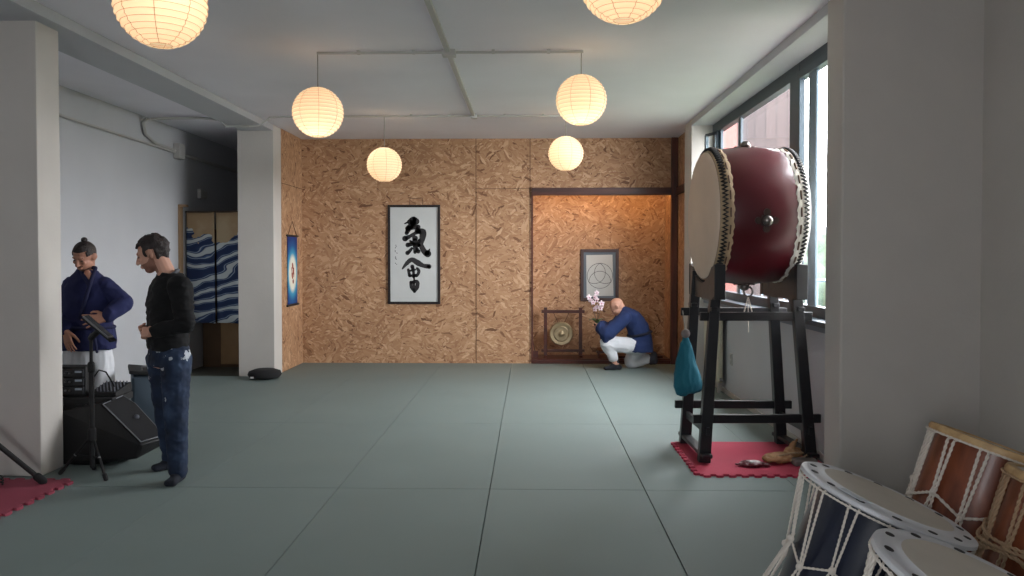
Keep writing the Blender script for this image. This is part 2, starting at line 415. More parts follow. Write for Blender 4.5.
S('hills', hill, mat('distant_trees', (66, 76, 78), .95, var=.3, vscale=.5), 60)
rl = thing('railing', (5.5, 11, -1), 'pale metal railing in the garden outside the window', 'railing')
g = MB()
for k in range(26): obj('baluster', MB().cap((3.4+k*.16, 11.5, -1), (3.4+k*.16, 11.5, 1.15), .012, n=6), M_alul, rl)
obj('handrail', MB().cap((3.3, 11.5, 1.17), (7.6, 11.5, 1.17), .025), M_alul, rl, 60)
obj('lower_rail', MB().cap((3.3, 11.5, .3), (7.6, 11.5, .3), .02), M_alul, rl, 60)

# ------------------------------------------------------------------ lanterns and conduit
paper = bpy.data.materials.new('rice_paper'); paper.use_nodes = True; nt = paper.node_tree; L = nt.links
for n in list(nt.nodes): nt.nodes.remove(n)
out = nt.nodes.new('ShaderNodeOutputMaterial')
df = nt.nodes.new('ShaderNodeBsdfDiffuse'); df.inputs[0].default_value = srgb((235, 222, 200))
tr = nt.nodes.new('ShaderNodeBsdfTranslucent'); tr.inputs[0].default_value = srgb((250, 232, 205))
em = nt.nodes.new('ShaderNodeEmission'); em.inputs[0].default_value = srgb((255, 218, 178)); em.inputs[1].default_value = .20
m1 = nt.nodes.new('ShaderNodeMixShader'); m1.inputs[0].default_value = .6
L.new(df.outputs[0], m1.inputs[1]); L.new(tr.outputs[0], m1.inputs[2])
ad = nt.nodes.new('ShaderNodeAddShader'); L.new(m1.outputs[0], ad.inputs[0]); L.new(em.outputs[0], ad.inputs[1]); L.new(ad.outputs[0], out.inputs[0])
M_wire = mat('lantern_rib', (205, 165, 118), .7)
LR = .208; NR = 17
def lantern(loc, drop, bulb):
    t = thing('paper_lantern', loc, 'x', 'paper lantern', 'round paper lanterns hanging in two rows')
    prof = []
    for i in range(NR*4+1):
        th = .24+(PI-.48)*i/(NR*4); sc = 1-.028*abs(math.cos(PI*i/4)) if i % 4 else .972
        prof.append((LR*math.sin(th)*sc, LR*math.cos(th)*.985*sc))
    sh = obj('shade', MB().lathe(prof, 56), paper, t, 60, loc=(0, 0, 0)); sh.matrix_parent_inverse = Matrix()
    w = MB()
    for i in range(0, NR*4+1, 4):
        r, z = prof[i]; w.tube([(r*math.cos(2*PI*k/48)*1.004, r*math.sin(2*PI*k/48)*1.004, z) for k in range(48)], .0011, 5, True)
    for k in range(8):
        a = 2*PI*k/8+.3; w.tube([(r*math.cos(a)*1.003, r*math.sin(a)*1.003, z) for r, z in prof], .0014, 4)
    obj('rib_wire', w, M_wire, sh, loc=(0, 0, 0))
    obj('cord', MB().tube([(0, 0, .14), (0, 0, drop)], .004, 8), M_cord, t, 60, loc=(0, 0, 0))
    obj('socket', MB().lathe([(0, .17), (.02, .17), (.02, .1), (0, .1)], 16), M_condw, t, 60, loc=(0, 0, 0))
    obj('top_ring', MB().tube([(.05*math.cos(2*PI*k/24), .05*math.sin(2*PI*k/24), LR*.955) for k in range(24)], .003, 6, True).tube([(-.05, 0, LR*.955), (0, 0, LR*.99), (.05, 0, LR*.955)], .002, 5), M_metal, t, loc=(0, 0, 0))
    lt = bpy.data.lights.new('bulb', 'POINT'); lt.energy = BULB; lt.color = (1, .86, .68); lt.shadow_soft_size = .03
    lo = bpy.data.objects.new('bulb', lt); col.objects.link(lo); lo.parent = t; lo.location = bulb
    return t
BULB = 1.15
lan = [
    ((-1.72, 3.62, 2.685), 'big paper lantern cut by the photo top, above the left men', (.06, -.05, .02)),
    ((.43, 3.62, 2.785), 'big paper lantern cut by the photo top, right of centre', (.0, 0, .0)),
    ((-1.735, 6.37, 2.69), 'lit paper lantern hanging left of the ceiling conduit, in front of wall corner', (0, -.03, -.09)),
    ((.415, 6.37, 2.78), 'lit paper lantern hanging just above the smaller-looking one right of conduit', (0, -.03, -.1)),
    ((-1.72, 9.2, 2.60), 'farthest left paper lantern, hanging above the framed calligraphy', (-.04, -.02, .06)),
    ((.42, 9.2, 2.725), 'farthest right paper lantern, hanging before the board over the alcove', (-.01, -.05, .04)),
]
for loc, lab, bulb in lan:
    t = lantern(loc, CZ-.03-loc[2], bulb); t['label'] = lab

cd = thing('ceiling_conduit', (-.66, 6, CZ-.02), 'grey white cable conduit with junction boxes running along the ceiling', 'conduit')
obj('trunking', MB().span((-.685, 3.0, CZ-.03), (-.645, 9.22, CZ)), M_conduit, cd, bevel=.003)
for y, z in ((3.62, 0), (6.37, 0), (9.2, 0)):
    if y == 9.2: pts = [(-3.32, y, CZ-.13), (-3.2, y, CZ-.12), (-3.08, y, CZ-.03), (-2.9, y, CZ-.02), (.43, y, CZ-.02)]
    else: pts = [(-1.74, y, CZ-.018), (.43, y, CZ-.018)]
    obj('cross_pipe', MB().tube(pts, .011, 8), M_conduit, cd, 60)
    for x in (-1.4, -.95, -.3, .15): obj('pipe_clip', MB().box((x, y, CZ-.014), (.025, .034, .03)), M_conduit, cd)
    obj('junction_box', MB().box((-.66, y, CZ-.025), (.11 if y < 8 else .07, .1, .05)), M_conduit, cd, bevel=.006)
wp = thing('wall_conduit', (-4.5, 7, 2.6), 'white pipe run along the left wall with a junction box', 'conduit')
obj('ceiling_pipe', MB().tube([(-4.45, 9.1, CZ-.06), (-4.25, 9.2, CZ-.03), (-3.9, 9.2, CZ-.03), (-3.68, 9.2, CZ-.05), (-3.6, 9.2, CZ-.13), (-3.32, 9.2, CZ-.13)], .016, 8), M_condw, wp, 60)
obj('elbow_pipe', MB().tube([(-4.5, 9.1, CZ-.05), (-4.56, 9.12, 3.1), (-4.57, 9.2, 2.97), (-4.57, 9.45, 2.90), (-4.57, 10.0, 2.88)], .02, 8), M_condw, wp, 60)
obj('wall_pipe', MB().tube([(-4.575, 4.0, 2.93), (-4.575, 10.0, 2.86)], .016, 8).tube([(-4.575, 10.2, 2.86), (-4.575, 12.5, 2.84)], .025, 8), M_condw, wp, 60)
obj('junction_box', MB().box((-4.55, 10.05, 2.88), (.09, .16, .2)), M_condw, wp, bevel=.01)
tag(obj('wall_switch', MB().box((-4.585, 10.86, 2.39), (.04, .2, .1)).box((-4.58, 10.76, 2.39), (.05, .1, .13)), M_condw, bevel=.006), 'small white box pair on the left wall above the wave curtain', 'switch box')
sk = tag(obj('wall_socket', MB().box((PX-.006, 8.42, .41), (.014, .09, .13)), M_condw, bevel=.004), 'pale double socket plate on the low wall under the window', 'socket')
obj('socket_face', MB().box((PX-.014, 8.42, .44), (.006, .05, .045)).box((PX-.014, 8.42, .38), (.006, .05, .045)), mat('socket_insert', (150, 148, 142), .5), sk, bevel=.002)
rd = thing('radiator', (2.1, 8.9, 0), 'cream panel radiator on the low wall behind the big drum stand', 'radiator')
obj('panel', MB().span((2.075, 8.62, .12), (2.125, 9.35, .84)), mat('cream_enamel', (190, 186, 164), .45), rd, bevel=.012)
obj('grille', MB().span((2.08, 8.64, .84), (2.16, 9.33, .86)), mat('cream_grille', (170, 166, 148), .5), rd)
for y in (8.8, 9.1): obj('bracket', MB().span((2.12, y, .3), (2.168, y+.04, .7)), M_condw, rd)
obj('foot', MB().span((2.09, 8.7, 0), (2.12, 8.74, .13)), M_condw, rd)
obj('foot', MB().span((2.09, 9.2, 0), (2.12, 9.24, .13)), M_condw, rd)
obj('valve', MB().cap((2.1, 8.58, .16), (2.1, 8.64, .16), .018), M_metal, rd, 60)

# ------------------------------------------------------------------ aisle end: doorway and curtain
S('door_1', MB().span((XL, 10.10, 0), (XL+.025, 10.20, 2.17)).span((XL, 10.10, 2.17), (XL+.10, 10.20, 2.2)), mat('raw_pine', (150, 122, 92), .6, var=.1), bevel=.004)
cp = thing('cabinet', (-4.2, 11.0, 0), 'pale wooden cupboard standing behind the hanging curtain', 'cabinet')
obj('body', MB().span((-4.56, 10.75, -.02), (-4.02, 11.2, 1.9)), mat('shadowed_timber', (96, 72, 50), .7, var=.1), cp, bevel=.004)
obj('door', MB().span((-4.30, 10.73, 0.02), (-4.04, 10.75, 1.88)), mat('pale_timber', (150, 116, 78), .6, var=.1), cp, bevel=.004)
obj('handle', MB().cap((-4.09, 10.715, 1.0), (-4.09, 10.715, 1.12), .008), M_metal, cp.children[1], 60)
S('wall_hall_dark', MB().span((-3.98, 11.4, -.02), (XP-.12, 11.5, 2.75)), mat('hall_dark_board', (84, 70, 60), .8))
wc = bpy.data.materials.new('dyed_curtain'); wc.use_nodes = True; nt = wc.node_tree; L = nt.links; b = nt.nodes['Principled BSDF']
tc = N(nt, 'ShaderNodeTexCoord'); sp = N(nt, 'ShaderNodeSeparateXYZ'); L.new(tc.outputs['Object'], sp.inputs[0])
mp = N(nt, 'ShaderNodeMapping'); mp.inputs['Scale'].default_value = (1.9, 1, 3.4); mp.inputs['Rotation'].default_value = (0, .35, 0); L.new(tc.outputs['Object'], mp.inputs[0])
wv = N(nt, 'ShaderNodeTexWave', wave_type='BANDS', bands_direction='Z'); wv.inputs['Scale'].default_value = .55; wv.inputs['Distortion'].default_value = 16
wv.inputs['Detail'].default_value = 3; wv.inputs['Detail Scale'].default_value = .8; L.new(mp.outputs[0], wv.inputs['Vector'])
blue = ramp(nt, wv.outputs['Color'], [(0, (34, 50, 86)), (.42, (42, 62, 100)), (.5, (165, 178, 188)), (.62, (70, 92, 130)), (.75, (38, 54, 92)), (.88, (190, 198, 200))], 'EASE')
nz = N(nt, 'ShaderNodeTexNoise'); nz.inputs['Scale'].default_value = 3.0; nz.inputs['Detail'].default_value = 3; L.new(tc.outputs['Object'], nz.inputs['Vector'])
sky = ramp(nt, nz.outputs['Fac'], [(.45, (166, 140, 108)), (.6, (176, 156, 126))])
hz = N(nt, 'ShaderNodeMath', operation='MULTIPLY_ADD'); L.new(nz.outputs['Fac'], hz.inputs[0]); hz.inputs[1].default_value = .9; L.new(sp.outputs['Z'], hz.inputs[2])
gt = N(nt, 'ShaderNodeMath', operation='GREATER_THAN'); L.new(hz.outputs[0], gt.inputs[0]); gt.inputs[1].default_value = 2.22
mxr = N(nt, 'ShaderNodeMixRGB'); L.new(gt.outputs[0], mxr.inputs[0]); L.new(blue, mxr.inputs[1]); L.new(sky, mxr.inputs[2])
L.new(mxr.outputs[0], b.inputs['Base Color']); b.inputs['Roughness'].default_value = .9
nr = thing('noren_curtain', (-4.1, 10.3, .6), 'split hanging curtain, tan above with blue and white wavy dye, in the doorway', 'curtain')
x0, x1 = -4.585, -3.40; wpan = (x1-x0)/3
for k in range(3):
    g = MB(); nx, nz_ = 14, 20; vs_ = []
    for j in range(nz_+1):
        for i in range(nx+1):
            u = i/nx; z = 2.11-(2.11-.625)*j/nz_
            vs_.append((x0+k*wpan+.008+u*(wpan-.014), 10.3+.02*math.sin(u*9+k*2)*(j/nz_)+.012*math.sin(u*4+k), z+.01*math.sin(u*3+k)*(j/nz_)))
    fs = [(j*(nx+1)+i, j*(nx+1)+i+1, (j+1)*(nx+1)+i+1, (j+1)*(nx+1)+i) for j in range(nz_) for i in range(nx)]
    p = obj('panel', MB().add(vs_, fs), wc, nr, 60); sm = p.modifiers.new('t', 'SOLIDIFY'); sm.thickness = .003
obj('rod', MB().cap((XL+.02, 10.3, 2.115), (XP-.13, 10.3, 2.115), .012), mat('curtain_rod', (60, 42, 30), .5), nr, 60)

# ------------------------------------------------------------------ framed works and scroll
M_ink = mat('ink', (40, 38, 40), .7); M_paper = mat('paper', (196, 198, 196), .8, var=.02)
def stroke(mb, pts, ws, y, sub=5):
    """brush stroke: variable width ribbon lying on the sheet at depth y; pts are (x, z)"""
    P = []; W = []
    n = len(pts)
    for i in range(n-1):
        for k in range(sub):
            t = k/sub; p0 = V(pts[max(i-1, 0)]+(0,)); p1 = V(pts[i]+(0,)); p2 = V(pts[i+1]+(0,)); p3 = V(pts[min(i+2, n-1)]+(0,))
            q = .5*((2*p1)+(p2-p0)*t+(2*p0-5*p1+4*p2-p3)*t*t+(3*p1-p0-3*p2+p3)*t*t*t)
            P.append(q); W.append(ws[i]+(ws[i+1]-ws[i])*t)
    P.append(V(pts[-1]+(0,))); W.append(ws[-1])
    # rounded ends
    out_l = []; out_r = []
    for i, p in enumerate(P):
        t = (P[min(i+1, len(P)-1)]-P[max(i-1, 0)]).normalized(); nn = V((-t.y, t.x, 0))
        j = 1+.10*noise.noise(p*60)
        out_l.append(p+nn*W[i]/2*j); out_r.append(p-nn*W[i]/2*j)
    for i in range(len(P)-1):
        q = [out_l[i], out_l[i+1], out_r[i+1], out_r[i]]
        mb.prism([(a.x, y, a.y) for a in q], (0, -.0012, 0))
    for p, w in ((P[0], W[0]), (P[-1], W[-1])):
        mb.prism([(p.x+w/2*math.cos(2*PI*k/12), y, p.y+w/2*math.sin(2*PI*k/12)) for k in range(12)], (0, -.0012, 0))
def frame(mb, x0, x1, z0, z1, y, w, d):
    mb.span((x0, y-d, z0), (x0+w, y, z1)).span((x1-w, y-d, z0), (x1, y, z1)).span((x0+w, y-d, z0), (x1-w, y, z0+w)).span((x0+w, y-d, z1-w), (x1-w, y, z1))
fa = at(388, 205, YB); fb = at(440.5, 304, YB)
t = thing('framed_calligraphy', ((fa.x+fb.x)/2, YB, fb.z), 'tall black framed brush calligraphy hanging on the board wall', 'framed calligraphy')
g = MB(); frame(g, fa.x, fb.x, fb.z, fa.z, YB, .034, .03); obj('frame', g, mat('black_brown_frame', (24, 15, 15), .5), t, bevel=.003)
sh = obj('sheet', MB().span((fa.x+.02, YB-.012, fb.z+.02), (fb.x-.02, YB-.004, fa.z-.02)), M_paper, t)
cx = lambda u: fa.x+(u-40)/263*(fb.x-fa.x); cz = lambda v: fa.z-(v-47)/498*(fa.z-fb.z); k_ = (fb.x-fa.x)/263
ink = MB(); ink2 = MB()
for pts, ws in [
    ([(150,132),(168,126),(182,130)], [24,38,30]), ([(165,110),(172,118)], [6,20]), ([(122,142),(140,134)], [3,10]),
    ([(168,140),(150,158),(134,188)], [26,26,18]), ([(140,165),(165,160),(192,158)], [24,20,22]),
    ([(126,216),(150,205),(175,190),(196,180)], [26,16,15,22]), ([(185,178),(214,184),(213,215),(206,245),(222,280),(240,292)], [20,34,26,22,26,32]), ([(240,290),(250,268)], [18,4]),
    ([(176,214),(174,250),(176,285)], [26,17,15]), ([(140,248),(165,244),(196,250)], [22,16,18]), ([(160,265),(148,280),(138,288)], [12,16,20]),
    ([(184,262),(192,280)], [12,20]), ([(152,228),(160,236)], [10,16]), ([(198,225),(188,238)], [14,10]),
    ([(112,368),(135,340),(160,322),(190,338),(218,352),(246,356)], [6,18,20,26,18,22]), ([(240,350),(250,362)], [12,10]),
    ([(142,372),(148,400)], [12,15]), ([(162,356),(168,382),(168,408)], [18,13,12]), ([(150,378),(176,372)], [9,9]), ([(148,404),(182,398)], [12,9]),
    ([(186,366),(195,380),(186,402),(176,405)], [12,15,12,8]), ([(170,408),(172,432)], [9,8]),
    ([(155,436),(158,462),(174,484)], [15,15,10]), ([(156,436),(186,432),(186,460),(172,484)], [11,17,19,10]), ([(170,440),(171,475)], [10,12])]:
    stroke(ink if pts[0][1] < 310 else ink2, [(cx(a), cz(b)) for a, b in pts], [w*k_*1.12 for w in ws], YB-.0118)
obj('brush_character', ink, M_ink, sh); obj('brush_character', ink2, M_ink, sh)
M_gink = mat('grey_ink', (70, 70, 74), .7)
for v in (256, 283, 314, 346):
    sg = MB()
    for q in range(3 if v < 340 else 2):
        a = (76+random.uniform(0, 9), v-7+q*6); stroke(sg, [(cx(a[0]), cz(a[1])), (cx(a[0]+random.uniform(-2, 7)), cz(a[1]+random.uniform(1, 7)))], [4.2*k_, 2.4*k_], YB-.0118)
    obj('signature_mark', sg, M_gink, sh)
obj('hanger_cord', MB().tube([(cx(150), YB-.01, cz(45)), (cx(150), YB-.01, cz(15)), (cx(214), YB-.01, cz(12)), (cx(214), YB-.01, cz(45))], .004, 6), mat('brown_cord', (70, 44, 30), .8), t)

YA = YB+AD
fa2 = at(580.5, 249.2, YA); fb2 = at(618.5, 301, YA)
t = thing('framed_print', ((fa2.x+fb2.x)/2, YA, fb2.z), 'brown framed line drawing of interlaced arcs in a circle, in the alcove', 'framed print')
g = MB(); frame(g, fa2.x, fb2.x, fb2.z, fa2.z, YA, .046, .035); obj('frame', g, mat('frame_brown', (62, 34, 28), .45), t, bevel=.004)
obj('mount', MB().span((fa2.x+.03, YA-.014, fb2.z+.03), (fb2.x-.03, YA-.004, fa2.z-.03)), mat('grey_mount', (92, 102, 112), .35), t)
cx2 = lambda u: fa2.x+(u-75)/272*(fb2.x-fa2.x); cz2 = lambda v: fa2.z-(v-67)/372*(fa2.z-fb2.z)
sh = obj('sheet', MB().prism([(cx2(115), YA-.017, cz2(110)), (cx2(302), YA-.017, cz2(106)), (cx2(310), YA-.017, cz2(402)), (cx2(119), YA-.017, cz2(404))], (0, .002, 0)), M_paper, t)
ln = MB(); C0 = (213, 258); R0 = 90
def arc(cx0, cy0, r, a0, a1, n=30):
    ln.tube([(cx2(cx0+r*math.cos(a0+(a1-a0)*i/n)), YA-.018, cz2(cy0+r*math.sin(a0+(a1-a0)*i/n))) for i in range(n+1)], .0034, 5)
arc(C0[0], C0[1], R0, 0, 2*PI, 60)
vtx = [(C0[0]+R0*math.cos(a), C0[1]+R0*math.sin(a)) for a in (-PI/2, PI/6, 5*PI/6)]
for i in range(3):
    # lens from each vertex, arcs centred on neighbouring edge midpoints
    ctr = ((vtx[i][0]+vtx[(i+1) % 3][0])/2, (vtx[i][1]+vtx[(i+1) % 3][1])/2)
    a0 = math.atan2(vtx[i][1]-ctr[1], vtx[i][0]-ctr[0]); a1 = math.atan2(vtx[(i+1) % 3][1]-ctr[1], vtx[(i+1) % 3][0]-ctr[0])
    ctr2 = (C0[0]+(ctr[0]-C0[0])*1.0, C0[1]+(ctr[1]-C0[1])*1.0); rr = math.dist(vtx[i], ctr)
    mid = math.atan2(C0[1]-ctr[1], C0[0]-ctr[0])
    arc(ctr2[0], ctr2[1], rr, mid-PI/2, mid+PI/2, 30)
obj('line_drawing', ln, M_ink, sh)

# blue hanging scroll on the left board wall
sc = bpy.data.materials.new('dyed_scroll'); sc.use_nodes = True; nt = sc.node_tree; L = nt.links; b = nt.nodes['Principled BSDF']
tc = N(nt, 'ShaderNodeTexCoord'); mp = N(nt, 'ShaderNodeMapping'); mp.inputs['Location'].default_value = (0, -10.57*2.9, -1.29*2.0); mp.inputs['Scale'].default_value = (0, 2.9, 2.0)
L.new(tc.outputs['Object'], mp.inputs[0]); gr = N(nt, 'ShaderNodeVectorMath', operation='LENGTH'); L.new(mp.outputs[0], gr.inputs[0])
L.new(ramp(nt, gr.outputs['Value'], [(.0, (235, 226, 205)), (.42, (222, 222, 205)), (.56, (60, 150, 185)), (.75, (22, 84, 140)), (1, (18, 40, 104))]), b.inputs['Base Color']); b.inputs['Roughness'].default_value = .8
t = thing('hanging_scroll', (XP, 10.66, .87), 'narrow blue dyed scroll with pale centre hanging beside the far pier', 'wall scroll')
SY0, SY1, SZ0, SZ1 = 10.34, 10.80, .86, 1.80
obj('cloth', MB().span((XP+.006, SY0+.02, SZ0), (XP+.012, SY1-.02, SZ1)), sc, t)
obj('rod', MB().cap((XP+.014, SY0-.01, SZ1), (XP+.014, SY1+.01, SZ1), .014), M_black, t, 60)
obj('rod', MB().cap((XP+.014, SY0-.01, SZ0), (XP+.014, SY1+.01, SZ0), .016), M_black, t, 60)
obj('cord', MB().tube([(XP+.012, SY0+.03, SZ1), (XP+.01, 10.57, SZ1+.2), (XP+.012, SY1-.03, SZ1)], .004, 6), mat('scroll_cord', (80, 50, 34), .8), t)
g = MB()
for (dy, dz, ry, rz, a) in ((0, .10, .05, .08, .3), (.03, .03, .05, .09, -.4), (-.02, -.03, .045, .09, .5), (.02, -.11, .05, .05, 0), (-.04, .05, .02, .07, .2), (.05, -.02, .02, .06, -.3)):
    g.ell((XP+.013, 10.57+dy, 1.29+dz), (.002, ry*.62, rz*.6), Matrix.Rotation(a, 3, 'X'), 12, 8)
obj('emblem', g, mat('brick_red_dye', (150, 74, 60), .8, var=.3, vscale=30), t, 60)

# ------------------------------------------------------------------ alcove things
GY = YB+.25; p0 = at(545.5, 311.5, GY); p1 = at(580.5, 311.5, GY)
t = thing('gong_stand', ((p0.x+p1.x)/2, GY, .065), 'red stained wooden gong stand on the alcove step', 'gong stand')
zt = at(545, 311.5, GY).z; zb = at(545, 350.5, GY).z
for p in (p0, p1): obj('post', MB().span((p.x-.024, GY-.022, .065), (p.x+.024, GY+.022, zt+.06)), M_redwood, t, bevel=.004)
obj('top_rail', MB().span((p0.x-.06, GY-.016, zt-.023), (p1.x+.06, GY+.016, zt+.023)), M_redwood, t, bevel=.004)
obj('bottom_rail', MB().span((p0.x-.06, GY-.016, zb-.018), (p1.x+.06, GY+.016, zb+.018)), M_redwood, t, bevel=.004)
for p in (p0, p1): obj('foot', MB().span((p.x-.022, GY-.12, .065), (p.x+.022, GY+.12, .095)), M_redwood, t, bevel=.006)
gc = at(561.3, 333.8, GY-.04)
t = thing('gong', gc, 'round bronze gong with raised boss hanging in the red stand', 'gong')
Mg = Matrix.Translation(gc) @ Matrix.Rotation(PI/2, 4, 'X')
obj('disc', MB().lathe([(0, .035), (.02, .034), (.035, .026), (.04, .012), (.07, .008), (.10, .012), (.115, .004), (.158, .010), (.172, .0), (.174, -.03), (.168, -.03), (.166, -.004), (0, -.004)], 56, Mg), mat('old_bronze', (160, 142, 112), .38, metal=.75, var=.15, vscale=20), t, 35)
obj('cord', MB().tube([(gc.x-.05, GY-.02, gc.z+.165), (gc.x-.11, GY, zt-.02)], .0035, 6).tube([(gc.x+.05, GY-.02, gc.z+.165), (gc.x+.11, GY, zt-.02)], .0035, 6), mat('dark_cord', (50, 34, 28), .8), t)
q = at(535.5, 354, YB+.1)
t = thing('mallet_holder', (q.x, q.y, .065), 'small dark wooden holder with leaning stick at left end of the step', 'holder')
obj('box', MB().span((q.x-.04, q.y-.03, .065), (q.x+.04, q.y+.03, .17)), M_redwood, t, bevel=.005)
obj('stick', MB().cap((q.x, q.y, .14), (q.x-.07, q.y+.02, .46), .006), M_dkwood, t, 60)
q = at(604, 352, YB+.12)
t = thing('offering_stand', (q.x, q.y, .065), 'low brown wooden stand on the step by the kneeling man knee', 'stand')
obj('top', MB().span((q.x-.11, q.y-.07, .14), (q.x+.09, q.y+.07, .165)), M_redwood, t, bevel=.006)
for sx in (-.08, .06): obj('leg', MB().span((q.x+sx-.012, q.y-.05, .065), (q.x+sx+.012, q.y+.05, .14)), M_redwood, t, bevel=.003)
tag(obj('wooden_bowl', MB().lathe([(0, .0), (.03, .0), (.055, .03), (.06, .05), (.054, .05), (.045, .028), (0, .01)], 24, Matrix.Translation((q.x-.05, q.y, .166))), wood('bowl_wood', (120, 72, 44), (160, 104, 66)), None, 50), 'small turned wooden bowl on the low brown stand', 'bowl')
tag(obj('low_board', MB().span((1.25, YB+.1, .066), (1.9, YB+.36, .10)), M_dkwood, bevel=.004), 'dark flat board lying on the step behind the kneeling man', 'board')

# black round cushion at the far pier
c = at(262, 382, 9.5)
zf = thing('meditation_cushion', (c.x, 9.62, 0), 'round black cushion on the mat against the far pier', 'cushion')
g = MB().lathe([(0, .012), (.12, .004), (.18, .018), (.205, .055), (.19, .095), (.12, .12), (.03, .122), (0, .118)], 40, Matrix.Translation((c.x, 9.60, 0)))
obj('cover', g, mat('black_cotton', (20, 20, 22), .9, bump=.4, bscale=40), zf, 60)
obj('care_label', MB().box((c.x-.09, 9.60-.195, .04), (.04, .004, .022)), M_paper, zf)

# ------------------------------------------------------------------ puzzle mats
def puzzle(name, x0, x1, y0, y1, label, sides, m, pitch=.085):
    def edge(a, b):
        a = V(a); b = V(b); n = max(2, round((b-a).length/pitch)); d = (b-a)/n; o = V((d.y, -d.x, 0)).normalized()
        pts = []
        for k in range(n):
            s_ = a+d*k
            pts += [s_+d*.04, s_+d*.0+o*.0+d*.28, s_+d*.2+o*.028, s_+d*.36+o*.036, s_+d*.64+o*.036, s_+d*.8+o*.028, s_+d*.72]
        return pts
    cs = [(x0, y0, .0), (x1, y0, .0), (x1, y1, .0), (x0, y1, .0)]; P = []
    for i in range(4):
        a, b = cs[i], cs[(i+1) % 4]
        P += edge(a, b) if i in sides else [V(a)]
    return tag(obj(name, MB().prism(P, (0, 0, .016)), m), label, 'foam mat')
M_pink = mat('pink_foam', (170, 50, 74), .8, var=.05, bump=.3, bscale=220)
puzzle('puzzle_mat', 1.17, 2.12, 5.36, 6.31, 'pink puzzle edged foam mat under the big drum stand', (0, 3), M_pink)
puzzle('puzzle_mat', -4.0, -3.07, 4.2, 5.12, 'pink puzzle edged foam mat at the near left pier', (1, 2), mat('dull_pink_foam', (150, 62, 80), .8, var=.05, bump=.3, bscale=220), .105)

# ------------------------------------------------------------------ big drum and its stand
ZM = .016
FLb, FRb, BLb, BRb = V((1.265, 5.68, ZM)), V((2.045, 5.71, ZM)), V((1.245, 6.27, ZM)), V((2.01, 6.27, ZM))
FLt, FRt, BLt, BRt = V((1.355, 5.70, 1.40)), V((1.925, 5.73, 1.40)), V((1.315, 6.20, 1.40)), V((1.905, 6.2, 1.40))
st = thing('drum_stand', (1.65, 6.0, ZM), 'tall black wooden trestle stand carrying the big red drum', 'drum stand')
for a, b in ((FLb, FLt), (FRb, FRt), (BLb, BLt), (BRb, BRt)):
    obj('leg', MB().beam(a, b, .085, .07, up=(0, 1, 0), w2=.07, h2=.065), M_black, st, bevel=.005)
def onleg(b, t, z): return b.lerp(t, (z-b.z)/(t.z-b.z))
for (b1, t1, b2, t2, dy) in ((FLb, FLt, FRb, FRt, 0), (BLb, BLt, BRb, BRt, 0)):
    for z in (1.075, .33):
        p, q = onleg(b1, t1, z), onleg(b2, t2, z); d = (q-p).normalized()
        obj('crossbar', MB().beam(p-d*.10, q+d*.10, .035, .062), M_black, st, bevel=.004)
for (b1, t1, b2, t2) in ((FLb, FLt, BLb, BLt), (FRb, FRt, BRb, BRt)):
    p, q = onleg(b1, t1, .25), onleg(b2, t2, .25); d = (q-p).normalized()
    obj('side_rail', MB().beam(p-d*.07, q+d*.07, .03, .055), M_black, st, bevel=.004)
    p, q = onleg(b1, t1, .075), onleg(b2, t2, .075)
    obj('runner', MB().beam(p-d*.09, q+d*.09, .075, .028), M_black, st, bevel=.005)
    for z in (1.0,): 
        for (bb, tt) in ((b1, t1), (b2, t2)):
            c = onleg(bb, tt, z); obj('wedge', MB().box(c+V((0, 0, .13)), (.05, .12, .03)), M_black, st, bevel=.004)
DC = V((1.627, 5.96, 1.818)); AL = math.radians(1.5)
Rd = Matrix.Rotation(AL, 3, 'Z')
DL = .635; DR = .47; DB = .515
M_sad = mat('worn_dark_wood', (74, 65, 60), .55, var=.15, vscale=18)
for x, Lx in ((1.335, 0), (1.915, 0)):
    g = MB(); yc = DC.y+(x-DC.x)*math.sin(AL); P = []
    rr = .505
    for i in range(15):
        a = -PI/2-.70+1.4*i/14; P.append((x-.035, yc+rr*math.cos(a), DC.z+rr*math.sin(a)))
    P += [(x-.035, yc+.43, 1.455), (x-.035, yc+.43, 1.24), (x-.035, yc+.34, 1.20), (x-.035, yc-.34, 1.20), (x-.035, yc-.43, 1.24), (x-.035, yc-.43, 1.455)]
    obj('saddle', g.prism(P, (.07, 0, 0)), M_sad, st)
    for s in (-1, 1):
        obj('saddle_cheek', MB().box((x, yc+s*(.41 if x > 1.5 else .43), 1.33), (.078, .06 if x > 1.5 else .022, .25)), M_black, st, bevel=.004)

